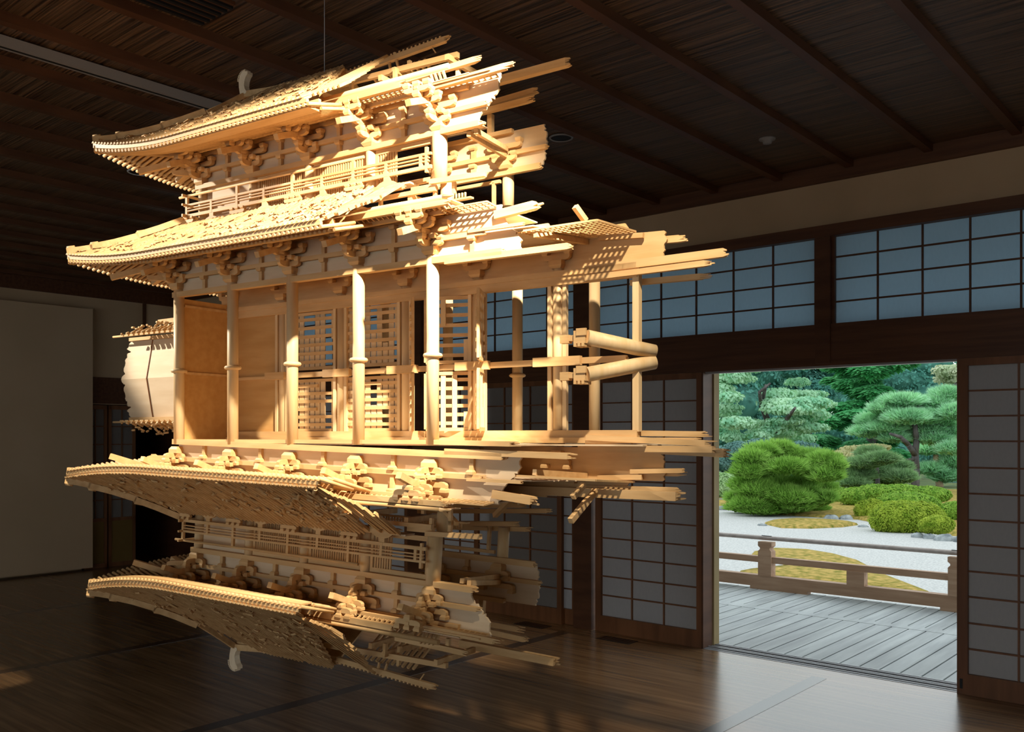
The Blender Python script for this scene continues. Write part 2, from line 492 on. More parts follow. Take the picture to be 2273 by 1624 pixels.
def roof(R, which, rnd, breakage):
    step = .0205; nd = 12
    tiles, board = MB(), MB()
    for side in (0, 1):
        x1 = R.torn(0) if side == 0 else R.tb
        n = int((x1 - R.e) / step)
        for i in range(n):
            x = R.e + step * (i + .5)
            dm = min(R.D if side == 0 else R.dl, x - R.e)
            if side == 0:
                while dm > .02 and x > R.torn(dm): dm -= .005
            k = max(2, int(nd * dm / R.D) + 1)
            ds = [dm * j / k for j in range(k + 1)]
            w = ES if side == 0 else ET
            for d0, d1 in zip(ds[:-1], ds[1:]):
                a, b = R.pt(side, x, d0), R.pt(side, x, d1)
                h = w * (step / 2)
                board.hexa([a - h - EZ * .010, a + h - EZ * .010, b + h - EZ * .010, b - h - EZ * .010], [a - h, a + h, b + h, b - h])
            # tile ribs in short lengths
            L = .030 if X.up else .055; d = 0
            while d < dm - .004:
                d1 = min(dm, d + L)
                frac = (x - R.e) / (x1 - R.e)
                if rnd.random() > breakage * (.35 + frac) or d == 0:
                    j = rnd.uniform(-.0012, .0012)
                    a, b = R.pt(side, x, d - (.008 if d == 0 else 0), .001), R.pt(side, x, d1 - .001, .001)
                    a += w * j; b += w * j + EZ * rnd.uniform(0, .0018)
                    r = .0068
                    sec = [(r * math.cos(math.pi * q_ / 5), r * 1.1 * math.sin(math.pi * q_ / 5)) for q_ in range(6)]
                    vs = [a + w * p + EZ * u for p, u in sec] + [b + w * (p * .9) + EZ * (u * .9) for p, u in sec]
                    tiles.add(vs, [(p, p + 1, 7 + p, 6 + p) for p in range(5)], True)
                    tiles.add(vs, [tuple(range(6)), tuple(reversed(range(6, 12))), (0, 6, 11, 5)])
                d = d1
    r = put('roof', board, WOOD)
    put('tile_covering', tiles, TILE, r)
    # edge boards
    xs0 = [R.e + .03 + (R.torn(0) - R.e - .03) * i / 24 for i in range(25)]
    for dd, dz, h in ((.004, -.014, .012), (.06, -.018, .014)):
        m = MB()
        xs = [R.e + dd + (R.torn(0) - R.e - dd) * i / 24 for i in range(25)]
        for a, b in zip(xs[:-1], xs[1:]): m.beam(R.pt(0, a, 0) + ET * dd + EZ * (dz + dd * .35), R.pt(0, b, 0) + ET * dd + EZ * (dz + dd * .35), .012, h)
        xs = [R.e + dd + (R.tb - R.e - dd) * i / 16 for i in range(17)]
        for a, b in zip(xs[:-1], xs[1:]): m.beam(R.pt(1, a, 0) + ES * dd + EZ * (dz + dd * .35), R.pt(1, b, 0) + ES * dd + EZ * (dz + dd * .35), .012, h)
        put('eave_board', m, WOOD, r)
    if which:
        m = MB()
        for a, b in zip(xs0[:-1], xs0[1:]): m.beam(R.pt(0, a, 0) + ET * .032 + EZ * -.030, R.pt(0, b, 0) + ET * .032 + EZ * -.030, .05, .006)
        put('eave_board', m, WOOD, r)
    # rafters
    bulk = MB()
    for side in (0, 1):
        x1 = R.torn(0) if side == 0 else R.tb
        n = int((x1 - R.e - .03) / .0215)
        for i in range(n + (2 if side == 0 else 0)):
            x = R.e + .03 + .0215 * i
            lim = min(.27, x - R.e + .02)
            for lay, (da, db, dz) in enumerate(((-.006, .15, -.026), (.055, .27, -.040))):
                db = min(db, lim)
                if db - da < .03: continue
                base = R.pt(side, x, 0)
                o = ET if side == 0 else ES
                a = base + o * da + EZ * (dz + .28 * da); b = base + o * db + EZ * (dz + .28 * db)
                if lay == 0 and side == 0 and X.up and i < 58 - (16 if which else 0):
                    m = MB(); m.cyl(a, b, .0062, 8); put('rafter', m, WOOD, r)
                else: bulk.cyl(a, b, .0062, 8)
    put('rafter', bulk, WOOD, r, kind='stuff')
    # bare battens left sticking out past the broken edge
    for k in range(9):
        d0 = rnd.uniform(.0, .05) + (.012 * k if which else .02 * k); x = R.torn(d0) + .008 + .0135 * k
        d1 = min(R.D - .01, d0 + rnd.uniform(.5, .9) * R.D)
        if which: x = R.torn(0) - .06 + .0135 * k; d1 = min(R.D * (.95 - .08 * k), R.D); d0 = .02 + .01 * k
        if d1 - d0 < .04: continue
        m = MB(); m.beam(R.pt(0, x, d0, -.004), R.pt(0, x + rnd.uniform(-.006, .006), d1, -.004), .008, .010); put('bare_batten', m, WOOD, r)
    # hip ridge in stepped lengths
    m = MB(); segs = [(0, .22), (.2, .62), (.6, 1.0)]
    for k, (a, b) in enumerate(segs):
        for u, v in ((a, (a + b) / 2), ((a + b) / 2, b)):
            A = R.pt(0, R.e + u * R.dl, u * R.dl) + EZ * (.012 + .004 * k); B = R.pt(0, R.e + v * R.dl, v * R.dl) + EZ * (.012 + .004 * k)
            m.beam(A, B, .020, .024)
        A = R.pt(0, R.e + a * R.dl, a * R.dl) + EZ * (.024 + .004 * k)
        m.cyl(A, A + Vector((.02, .02, .006)), .008, 8)
    put('hip_ridge', m, TILE, r)
    # corner beam under the hip
    m = MB(); m.beam(R.pt(0, R.e, 0) + Vector((.004, .004, -.026)), R.pt(0, R.e + .27, 0) + Vector((0, .27, -.026 + .05)), .024, .026); put('corner_rafter', m, WOOD, r)
    # loose tiles lying on the slope
    def loose(x, d, yaw, L):
        c = R.pt(0, x, d, .010); a = Vector((math.cos(yaw), math.sin(yaw), 0)); s_ = R.pt(0, x, d + .01).z - R.pt(0, x, d).z
        a.z = a.y * s_ / .01 + rnd.uniform(-.15, .3); a.normalize()
        w = a.cross(EZ).normalized(); n = w.cross(a)
        ro, ri = .0068, .0048
        pr = [(ro * math.cos(math.pi * k / 5), ro * math.sin(math.pi * k / 5)) for k in range(6)] + [(ri * math.cos(math.pi * k / 5), ri * math.sin(math.pi * k / 5)) for k in range(5, -1, -1)]
        m = MB(); m.prism(pr, c, w, n, a, -L / 2, L / 2)
        if rnd.random() < .3: m.f = m.f
        return m
    nl, ns = (46, 90) if X.up else (0, 110)
    rest = MB()
    for k in range(nl + ns):
        d = rnd.uniform(.01, R.D * .8); x1 = R.torn(d)
        x = R.e + d + (x1 - R.e - d) * (1 - rnd.random() ** 1.5)
        m = loose(x, d, rnd.uniform(0, math.pi), rnd.uniform(.012, .034))
        if k < nl: put('loose_tile', m, TILE, r)
        else:
            rest.add(m.v, m.f)
    put('loose_tile', rest, TILE, r, kind='stuff')
    return r


def lattice_grid(m, x0, x1, y0, y1, zf, nx, ny, w=.0045, h=.006):
    """open grid of sticks; zf(x, y) gives the height"""
    for i in range(nx + 1):
        x = x0 + (x1 - x0) * i / nx
        m.beam((x, y0, zf(x, y0)), (x, y1, zf(x, y1)), w, h)
    for j in range(ny + 1):
        y = y0 + (y1 - y0) * j / ny
        m.beam((x0, y, zf(x0, y)), (x1, y, zf(x1, y)), w, h)


def storey_wall(t, s0, s1, z0, zt, cols, name, torn=None, parent=None):
    """wall between bracket sets: boards, tie beams, short struts with blocks"""
    if torn: w = panel_torn(name, t + .004, .008, [(s0, z0)] + [(torn[0][0], z0)] + torn[1:] + [(s0, zt)], torn=tuple(range(1, len(torn))))
    else: w = panel_torn(name, t + .004, .008, [(s0, z0), (s1, z0), (s1, zt), (s0, zt)])
    return w


def half(up):
    X.T, X.up = (TU if up else TLW), up
    rnd = random.Random(3 if up else 11)
    # ---------------- lower storey wall above the columns
    w = storey_wall(0, -.005, 0, .60, .755, None, 'wall_panel', torn=[(1.66, .60), (1.655, .64), (1.60, .70), (1.585, .755)])
    for z0, z1, d, s1, br in ((.592, .613, .026, 1.60, .02), (.664, .680, .014, 1.52, .02), (.742, .756, .016, 1.36, .012)):
        m = MB(); m.beam((-.02, -.006, (z0 + z1) / 2), (s1, -.006, (z0 + z1) / 2), d, z1 - z0, br); put('tie_beam', m, WOOD)
    for i in range(5):
        s = SP * (i + .5)
        for z0, z1 in ((.613, .653), (.680, .730)):
            if s > 1.45 and z0 > .65: continue
            m = MB(); m.box(s - .008, s + .008, -.008, .004, z0, z1); o = put('strut', m, WOOD)
            B = MB(); block(B, (s, -.006, 0), ES, ET, z1 - .003, .026, .014); put('bearing_block', B, WOOD, o)
    for i in range(5): bracket((SP * i, 0, .622), ES, -ET)
    bracket((0, 0, .622), ET, -ES, name='bracket_set')
    dg = Vector((-.7071, -.7071, 0))
    t = MB(); t.beam(Vector((0, 0, .745)), Vector((-.185, -.185, .665)), .022, .022); put('tail_rafter', t)
    m = MB(); arm(m, Vector((-.045, -.045, 0)), dg, Vector((.7071, -.7071, 0)), .12, .66); put('corner_arm', m)
    # purlins
    m = MB(); m.cyl((-.20, -.12, .770), (1.45, -.12, .770), .0085, 14); m.cyl((1.45, -.12, .770), (1.49, -.12, .772), .0085, 14, .003); put('eave_purlin', m)
    m = MB(); m.beam((-.16, -.12, .7525), (1.455, -.12, .7525), .016, .017, .03); put('eave_beam', m)
    m = MB(); m.cyl((-.12, -.20, .770), (-.12, .5, .770), .0085, 12); m.beam((-.12, -.16, .7525), (-.12, .5, .7525), .016, .017); put('eave_purlin', m)
    m = MB(); m.beam((-.10, -.062, .741), (1.40, -.062, .741), .013, .012, .02); put('eave_beam', m)
    # soffit lattice
    m = MB(); lattice_grid(m, -.05, 1.57, -.055, -.002, lambda x, y: .748 - .1 * y, 68, 3, .004, .005)
    for i in range(72):
        x = -.04 + .0215 * i
        if x < 1.46: m.beam((x, -.068, .748), (x, -.108, .766), .005, .006)
    put('soffit_lattice', m)
    m = MB(); m.box(-.05, 1.44, -.115, .0, .774, .777); m.box(-.05, 1.44, -.058, .0, .757, .760); put('soffit_board', m, PANEL)
    # ---------------- lower roof
    R1 = Roof(-.30, .712, .040, .5, .31, .178, lambda d: 1.10 - .05 * d / .31, .62, .31)
    roof(R1, 0, rnd, .22 if up else .06)
    # ---------------- balcony
    b = MB(); b.beam((.035, .012, .876), (1.17, .012, .876), .018, .022, .02); rail_base = put('balcony_beam', b)
    b = MB(); b.beam((.035, .012, .876), (.035, .50, .876), .018, .022); put('balcony_beam', b)
    b = MB(); b.box(.04, 1.2, .02, .07, .884, .890); put('balcony_floor', b, PANEL)
    # little brackets under the rail
    for k in range(8):
        s = .04 + .1525 * k
        m = MB()
        if k % 2: m.prism([(-.048, .887), (.048, .887), (.030, .898), (.012, .903), (.012, .916), (-.012, .916), (-.012, .903), (-.030, .898)], (s, .012, 0), ES, EZ, ET, -.006, .006)
        else:
            arm(m, (s, .010, 0), ES, ET, .085, .894, .013, .012)
            for a in (-.03, 0, .03): block(m, (s + a, .010, 0), ES, ET, .907, .018, .011)
        put('balcony_bracket', m)
    rl = MB(); rl.cyl((-.012, .012, 1.005), (1.0, .012, 1.005), .0052, 10); railing = put('railing', rl)
    for z, s0, s1, h in ((.967, .02, 1.30, .008), (.954, .035, 1.29, .004), (.943, .035, 1.29, .004), (.923, .015, 1.30, .012)):
        m = MB(); m.beam((s0, .012, z), (s1, .012, z), .009, h); put('rail', m, WOOD, railing)
    for z, h in ((1.005, .009), (.967, .008), (.923, .012)):
        m = MB(); m.beam((.035, -.012, z), (.035, .3, z), .008, h); put('rail', m, WOOD, railing)
    for k in range(9):
        s = .036 + .1525 * k
        m = MB(); m.box(s - .006, s + .006, .007, .017, .918, 1.001 if (k % 2 == 0 and k < 7) else .970); put('railing_post', m, WOOD, railing)
    m = MB(); m.box(1.275, 1.285, .007, .017, .905, .99); put('railing_post', m, WOOD, railing)
    # ---------------- upper storey columns, windows
    for i in range(5):
        r = .0205 if i < 4 else .026
        m = MB(); m.cyl((.078 + SPU * i, .06, .884), (.078 + SPU * i, .06, 1.046), r, 18); put('column', m, WOODV)
    for i in range(4):
        a, b_ = .078 + SPU * i + .022, .078 + SPU * (i + 1) - .022
        if i == 0:
            m = MB(); m.box(a, b_, .062, .068, .89, 1.035); put('wall_board', m, PANEL); continue
        m = MB()
        for z0, z1 in ((.888, .905), (1.018, 1.034)): m.box(a, b_, .056, .068, z0, z1)
        m.box(a, a + .012, .056, .068, .9, 1.02); m.box(b_ - .012, b_, .056, .068, .9, 1.02)
        wnd = put('lattice_window', m, WOOD)
        g = MB(); n = 20
        for k in range(n):
            x = a + .016 + (b_ - a - .032) * (k + .5) / n
            if i == 3 and k > 6: continue
            g.box(x - .0026, x + .0026, .058, .065, .9, 1.02)
        put('lattice', g, WOOD, wnd)
    if up: pass
    # ---------------- upper storey wall
    storey_wall(.06, .06, 0, 1.035, 1.20, None, 'wall_panel', torn=[(1.445, 1.035), (1.455, 1.06), (1.467, 1.085), (1.496, 1.11), (1.528, 1.14), (1.54, 1.20)])
    for z0, z1, d, s1, br in ((1.035, 1.054, .03, 1.47, .02), (1.100, 1.115, .016, 1.49, .02), (1.168, 1.182, .014, 1.42, .0)):
        m = MB(); m.beam((.05, .054, (z0 + z1) / 2), (s1, .054, (z0 + z1) / 2), d, z1 - z0, br); put('tie_beam', m, WOOD)
    for i in range(4):
        s = .078 + SPU * (i + .5)
        for z0, z1 in ((1.052, 1.088), (1.115, 1.152)):
            m = MB(); m.box(s - .008, s + .008, .050, .062, z0, z1); o = put('strut', m, WOOD)
            B = MB(); block(B, (s, .054, 0), ES, ET, z1 - .003, .026, .014); put('bearing_block', B, WOOD, o)
    for i in range(5): bracket((.078 + SPU * i, .06, 1.051), ES, -ET)
    bracket((.078, .06, 1.051), ET, -ES, name='bracket_set')
    t = MB(); t.beam(Vector((.078, .06, 1.174)), Vector((-.10, -.118, 1.094)), .022, .022); put('tail_rafter', t)
    m = MB(); arm(m, Vector((.033, .015, 0)), dg, Vector((.7071, -.7071, 0)), .12, 1.089); put('corner_arm', m)
    m = MB(); m.cyl((-.13, -.06, 1.205), (1.425, -.06, 1.205), .0088, 14); put('eave_purlin', m)
    m = MB(); m.beam((-.1, -.06, 1.184), (1.23, -.06, 1.184), .017, .020, .02); put('eave_beam', m)
    m = MB(); m.cyl((-.042, -.13, 1.205), (-.042, .55, 1.205), .0088, 12); m.beam((-.042, -.1, 1.184), (-.042, .55, 1.184), .017, .02); put('eave_purlin', m)
    m = MB(); m.beam((.0, -.002, 1.170), (1.25, -.002, 1.170), .013, .012); put('eave_beam', m)
    m = MB(); lattice_grid(m, .02, 1.54, .002, .055, lambda x, y: 1.183 - .1 * (y - .06), 64, 3, .004, .005)
    for i in range(62):
        x = .03 + .0215 * i
        if x < 1.25: m.beam((x, -.008, 1.177), (x, -.048, 1.197), .005, .006)
    put('soffit_lattice', m)
    m = MB(); m.box(.0, .95, -.055, .06, 1.205, 1.209); m.box(.0, 1.46, .0, .055, 1.1945, 1.197); put('soffit_board', m, PANEL)
    # ---------------- upper roof
    R2 = Roof(-.232, 1.146, .058, .5, .494, .335, lambda d: .97 - .30 * d / .494, .72, .305)
    rf = roof(R2, 1, rnd, .13 if up else .05)
    # gable end, rake ridge, main ridge, fish-tail ornament
    gp = R2.pt(0, .073, .305); 
    m = MB(); m.prism([(.075, gp.z - .02), (.262, 1.468), (.45, gp.z - .02)], (.085, 0, 0), ET, EZ, ES, 0, .006); put('gable_board', m, PANEL, rf)
    m = MB()
    for a, b_ in (((.078, .075, gp.z + .012), (.082, .168, 1.418)), ((.082, .168, 1.418), (.088, .262, 1.487))): m.beam(a, b_, .024, .022)
    for a, b_ in (((.088, .262, 1.487), (.082, .36, 1.415)), ((.082, .36, 1.415), (.078, .45, gp.z + .01))): m.beam(a, b_, .024, .022)
    put('rake_ridge', m, TILE, rf)
    m = MB(); pts = [(.085, 1.487), (.25, 1.470), (.45, 1.458), (.68, 1.452)]
    for (a, za), (b_, zb) in zip(pts[:-1], pts[1:]): m.beam((a, .262, za), (b_, .262, zb), .024, .026, .02 if b_ > .6 else 0)
    put('main_ridge', m, TILE, rf)
    rear = MB()
    for k in range(34):
        x0 = .08 + (.60) * k / 34
        rear.hexa([(x0, .262, 1.462), (x0 + .0177, .262, 1.462), (x0 + .0177, .50, 1.29), (x0, .50, 1.29)], [(x0, .262, 1.47), (x0 + .0177, .262, 1.47), (x0 + .0177, .50, 1.30), (x0, .50, 1.30)])
    put('roof_slope', rear, TILE, rf)
    k = .0
    pr = [(.092, 1.485), (.085, 1.52), (.084, 1.545), (.090, 1.566), (.104, 1.580), (.118, 1.584), (.124, 1.579), (.139, 1.577), (.139, 1.566), (.128, 1.556), (.120, 1.540), (.117, 1.522), (.122, 1.505), (.132, 1.494), (.128, 1.485)]
    pr = [(a - .015, b_) for a, b_ in pr]
    m = MB(); m.prism(pr, (0, .262, 0), ES, EZ, ET, -.014, .014)
    for j in range(9):
        f = j / 8; ang = math.radians(180 - 95 * f); c = Vector((.109, 0, 1.545)) if f > .35 else Vector((.104, 0, 1.545))
        P = Vector((.104 + .036 * math.cos(ang), .262, 1.548 + .034 * math.sin(ang)))
        m.beam(P, P + Vector((.006 * math.cos(ang), 0, .006 * math.sin(ang))), .030, .006)
    put('ridge_ornament', m, ORN, rf, label='curling fish-tail ridge ornament')
    # ---------------- broken roof frame on the right (each stick its own part)
    def fb(a, b, t0, t1, w, h, br=.02, br0=0, name='roof_frame_beam'):
        pbeam(name, a, b, t0, t1, w, h, br, br0)
    fb((772, 166), (988, 88), .262, .262, .018, .019, .025, name='ridge_beam')
    m = MB()
    for x in [772 + 9 * k for k in range(24)]:
        p = Vector(q(x, 166 - (x - 772) * .361 - 6, .262)); m.box(p.x - .004, p.x + .004, p.y - .008, p.y + .008, p.z - .002, p.z + .006)
    put('ridge_cleat', m)
    for (a, b) in (((951, 93), (967, 117)), ((875, 117), (884, 148)), ((862, 124), (866, 152))): fb(a, b, .262, .262, .004 if a[0] > 900 else .008, .004 if a[0] > 900 else .008, 0, name='roof_peg')
    fb((743, 191), (1017, 122), .17, .17, .016, .019, .0)
    fb((900, 180), (1052, 134), .05, .05, .017, .018, .035)
    fb((925, 205), (1119, 149), .015, .015, .018, .019, .04)
    fb((1045, 196), (1258, 139), .40, .40, .026, .028, .02)
    fb((1010, 253), (1186, 202), .47, .47, .020, .020, .03)
    fb((1010, 264), (1170, 223), .44, .44, .018, .020, .04)
    for px, py, t0, t1, dz in ((991, 126, .13, .36, 0), (843, 172, .10, .34, 0), (873, 155, .14, .36, 0), (712, 209, -.04, .26, .0)):
        a = q(px, py, t0); m = MB(); m.beam(a, (a[0], t1, a[2] + dz), .016, .02); put('roof_cross_beam', m)
    for px, y0, y1, t in ((909, 135, 178, .20), (877, 155, 180, .14), (1017, 152, 170, .06), (780, 172, 205, .12), (660, 200, 225, .05)):
        a, b_ = q(px, y0, t), q(px, y1, t); m = MB(); m.beam(b_, a, .013, .013, up=(0, 1, 0)); put('roof_strut', m)
    rr = MB()
    for kx in range(11):
        x = .80 + .026 * kx
        rr.beam((x, .275, 1.425), (x + .005, .50, 1.27), .009, .009)
    put('rafter', rr)
    # curved end tiles left hanging at the break
    m = MB()
    for k in range(4):
        p = Vector(q(955 + 9 * k, 160 - 2 * k, .03))
        for j in range(5): m.beam(p + Vector((.004 * j, 0, -.010 * j)), p + Vector((.004 * (j + 1), 0, -.010 * (j + 1) - .002 * j)), .010, .006)
    put('broken_tile', m, TILE)
    # far wall of the upper storey, seen through the break
    TB = .47
    w2 = panel_torn('wall_panel', TB, .008, [(1.0, 1.018), (1.455, 1.018), (1.475, 1.10), (1.462, 1.165), (1.0, 1.165)], torn=(1, 2))
    for z, s1, h, br in ((1.012, 1.45, .022, .015), (1.078, 1.475, .016, .02), (1.162, 1.33, .016, 0)):
        m = MB(); m.beam((.95, TB - .008, z), (s1, TB - .008, z), .018, h, br); put('tie_beam', m)
    for s in (1.15,):
        for z0, z1 in ((1.022, 1.05), (1.086, 1.118)):
            m = MB(); m.box(s - .009, s + .009, TB - .012, TB, z0, z1); o = put('strut', m); B = MB(); block(B, (s, TB - .008, 0), ES, ET, z1, .028, .014); put('bearing_block', B, WOOD, o)
    for s in (1.0, 1.30): bracket((s, TB - .006, 1.022), ES, -ET, full=False)
    m = MB(); m.cyl((1.295, TB + .015, .89), (1.295, TB + .015, 1.015), .022, 18); put('column', m, WOODV)
    m = MB(); m.beam((1.225, TB, 1.165), (1.225, TB, 1.245), .02, .02, up=(0, 1, 0)); put('roof_strut', m)
    for a, b_ in (((1056, 291), (1124, 331)), ((1040, 297), (1121, 345))):
        m = MB(); m.beam(q(a[0], a[1], .06), q(b_[0], b_[1], TB - .03), .014, .017); put('brace', m)
    # window frame of the far wall
    m = MB(); m.beam((1.0, TB, .985), (1.27, TB, .985), .012, .012); m.beam((1.24, TB, .985), (1.24, TB, .885), .012, .012, up=(0, 1, 0)); m.beam((1.0, TB, .90), (1.24, TB, .90), .012, .012); put('window_frame', m)
    # broken balcony framing
    fb((955, 404), (1077, 386), .012, .012, .016, .016, 0, name='balcony_beam')
    fb((915, 423), (972, 413), .04, .04, .016, .018, 0, name='balcony_beam')
    fb((820, 446), (968, 419), .02, .02, .014, .014, 0, name='balcony_beam')
    for px, y0, y1, t in ((1008, 403, 430, .03), (966, 413, 440, .03), (845, 440, 462, .03)):
        a, b_ = q(px, y0, t), q(px, y1, t); m = MB(); m.beam(b_, a, .012, .012, up=(0, 1, 0)); put('balcony_strut', m)
    m = MB()
    for k in range(28): m.cyl((.98 + .013 * k, .16, .845), (.98 + .013 * k, .16, .865), .004, 6)
    m.beam((.95, .16, .843), (1.36, .16, .843), .02, .006); put('floor_joist_row', m)
    m = MB(); m.cyl((1.297, .10, .80), (1.297, .10, .885), .022, 16); put('floor_post', m, WOODV)
    for s0 in (.95, 1.2):
        m = MB(); m.beam((s0, .02, .835), (s0, .26, .835), .018, .02); put('floor_joist', m)
    # lower roof zone on the right: broken beams, lattice ceiling
    fb((1100, 478), (1186, 456), .0, .0, .022, .026, .03, name='broken_beam')
    fb((1080, 478), (1165, 466), .03, .03, .016, .018, .03, name='broken_beam')
    fb((990, 581), (1262, 547), -.008, -.008, .022, .019, .035, name='broken_beam')
    fb((1040, 514), (1160, 497), -.012, -.012, .012, .010, .01, name='broken_beam')
    m = MB()
    a, b_ = q(1150, 514, .0), q(1325, 489, .0)
    lattice_grid(m, a[0], b_[0], .0, .262, lambda x, y: a[2] + .06 * y, 15, 11, .0062, .006)
    put('ceiling_lattice', m)
    cz = a[2] + .012
    m = MB(); pl = [(1.36, .006), (1.70, .006), (1.72, .04), (1.75, .08), (1.76, .11), (1.79, .15), (1.81, .20), (1.83, .22), (1.86, .262), (1.36, .262)]
    m.prism(pl, (0, 0, cz), ES, ET, EZ, 0, .004); put('ceiling_board', m, PANEL)
    m = MB(); m.box(.0, 1.56, .014, .262, .750, .754); put('ceiling_board', m, PANEL)
    m = MB(); m.box(.085, 1.22, .07, .462, 1.190, 1.194); put('ceiling_board', m, PANEL)
    m = MB(); m.beam((a[0] + .06, .004, a[2] - .014), (a[0] + .10, .262, a[2] + .004), .016, .018); put('ceiling_beam', m)
    m = MB(); p = Vector(q(1299, 490, .06)); m.beam(p, q(1276, 458, .02), .016, .016); put('broken_strut', m)
    # wall of the middle row
    TM = .264
    s_end = q(1480, 540, TM)[0]
    panel_torn('wall_panel', TM, .008, [(.0, .572), (s_end - .02, .572), (s_end, .64), (s_end - .01, .668), (s_end - .12, .672), (s_end - .145, .708), (1.62, .708), (1.60, .745), (.0, .745)], WOOD, torn=(1, 2))
    fb((1300, 600), (1607, 561), .245, .245, .020, .026, .02, name='broken_beam')
    fb((1300, 618), (1564, 585), .235, .235, .018, .018, .05, name='broken_beam')
    fb((1400, 628), (1555, 614), .30, .30, .018, .018, .04, name='broken_beam')
    fb((1395, 540), (1508, 530), .285, .285, .018, .022, .03, name='broken_beam')
    fb((1330, 528), (1428, 522), .25, .25, .012, .016, .0, name='broken_beam')
    for i in range(0, 6):
        bracket((SP * i, TM, .585), ES, -ET, full=False)


def lattice_leaf(o, ex, w, z0, z1, seed, nv=7, nh=6, miss=.25, parent=None, dense=False):
    rnd = random.Random(seed); o, ex = Vector(o), Vector(ex).normalized(); en = ex.cross(EZ)
    m = MB()
    P = lambda a, z, d=0: o + ex * a + en * d + EZ * z
    for a in (0, w): m.beam(P(a, z0), P(a, z1), .014, .010, up=en)
    for z in (z0, z1): m.beam(P(0, z), P(w, z), .010, .012)
    r = put('lattice_door', m)
    g = MB()
    for k in range(nh):
        z = z0 + (z1 - z0) * (k + .7) / (nh + .4)
        a1 = w if rnd.random() > miss * .5 else w * rnd.uniform(.5, .9)
        g.beam(P(.0, z, .006), P(a1, z, .006), .006, .0125)
    put('lattice', g, WOOD, r)
    g = MB()
    for k in range(nv):
        a = w * (k + .5) / nv; ww = w / nv * (.82 if dense else .42)
        if rnd.random() < miss:
            h0, h1 = (z0, z0 + (z1 - z0) * rnd.uniform(.15, .6)) if rnd.random() < .5 else (z0 + (z1 - z0) * rnd.uniform(.4, .8), z1)
        else: h0, h1 = z0, z1
        if rnd.random() < miss * .35: continue
        g.beam(P(a, h0), P(a, h1), ww, .004, up=en)
    put('slat', g, WOODV, r)
    return r


# floor board at the mirror line
panel = MB(); panel.box(-.01, 1.62, .004, .53, -.006, -.001); put('base_floor', panel, PANEL)
panel = MB(); panel.box(1.62, 1.98, .20, .53, -.006, -.001); put('base_floor', panel, PANEL)
half(True)
half(False)
X.T, X.up = TU, True
# pieces that only the lower half shows
pbeam('broken_beam', (1130, 1086), (1502, 1101), .20, .20, .022, .028, .03)
pbeam('broken_beam', (1300, 1082), (1500, 1088), .255, .255, .018, .018, .03)
pbeam('broken_beam', (1400, 1046), (1515, 1044), .25, .25, .016, .014, .01)
pbeam('brace', (1266, 1156), (1322, 1088), .02, .16, .016, .018, 0)
for a, b_, t in (((930, 1122), (1160, 1121), .47), ((930, 1134), (1216, 1133), .51), ((930, 1160), (1145, 1162), .46), ((930, 1168), (1170, 1174), .51)): pbeam('broken_beam', a, b_, t, t, .026, .017, .025)
pbeam('brace', (1098, 1144), (1142, 1100), .30, .22, .016, .016, 0)
pbeam('brace', (962, 1106), (1014, 1162), .10, .04, .014, .014, 0)
for px, y0, y1, t in ((1000, 1100, 1165, .03), (1112, 1095, 1135, .30), (1147, 1095, 1120, .34), (940, 1095, 1140, .05)):
    m = MB(); m.beam(q(px, y1, t), q(px, y0, t), .012, .012, up=(0, 1, 0)); put('strut', m)
# ------------------------------------------------ columns between the two halves (single, not mirrored)
for i in range(5):
    m = MB(); m.cyl((SP * i, 0, -.004), (SP * i, 0, .622), .0212, 22); c = put('column', m, WOODV)
    r = MB(); r.lathe((SP * i, 0, .292), [(.022, -.008), (.030, -.006), (.033, 0), (.030, .006), (.022, .009)], 24); put('column_ring', r, WOODV, c)
TM, TR_ = .264, .518
for i in range(0, 6):
    m = MB(); m.cyl((SP * i, TM, .0), (SP * i, TM, .59), .020, 18); put('column', m, WOODV)
for i in range(2, 7):
    s = SP * i - (.02 if i == 6 else .0)
    if i > 5: continue
    m = MB(); m.cyl((s, TR_, .0), (s, TR_, .60), .020, 18); c = put('column', m, WOODV)
    r = MB(); r.lathe((s, TR_, .255), [(.021, -.008), (.029, -.005), (.032, 0), (.029, .005), (.021, .008)], 22); put('column_ring', r, WOODV, c)
# left end wall and back boards of the first bays
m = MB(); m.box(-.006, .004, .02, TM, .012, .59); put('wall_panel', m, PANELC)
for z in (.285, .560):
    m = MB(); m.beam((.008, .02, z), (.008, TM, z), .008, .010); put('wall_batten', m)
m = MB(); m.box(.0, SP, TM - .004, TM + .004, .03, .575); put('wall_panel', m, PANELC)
# head beams, sill, mid rail of the middle row
s_end = q(1420, 620, TM)[0]
for z0, z1, d, s0, s1 in ((.556, .574, .03, .0, s_end), (.528, .556, .018, .0, s_end)):
    m = MB(); m.beam((s0, TM - .014, (z0 + z1) / 2), (s1, TM - .014, (z0 + z1) / 2), d, z1 - z0); put('head_beam', m)
m = MB(); m.beam((0, TM - .012, .033), (s_end, TM - .012, .033), .022, .024); put('sill_beam', m)
m = MB(); m.beam((0, TM - .022, .012), (q(1548, 978, TM)[0], TM - .022, .012), .020, .018, .03); put('sill_beam', m)
m = MB(); m.beam((q(1290, 994, .25)[0], TM - .03, -.014), (q(1590, 999, TM)[0], TM - .03, -.014), .018, .020, .03); put('broken_beam', m)
m = MB(); m.beam((-.01, -.004, .006), (SP * 4 + .03, -.004, .006), .018, .014); put('base_beam', m)
m = MB(); a = q(1135, 985, -.02); m.beam((SP * 4 + .02, -.01, .006), a, .022, .016, .05); put('base_beam', m)
m = MB(); m.beam((.40, TM - .028, .272), (q(1392, 793, .24)[0], TM - .028, .272), .016, .020, .01); put('tie_rail', m)
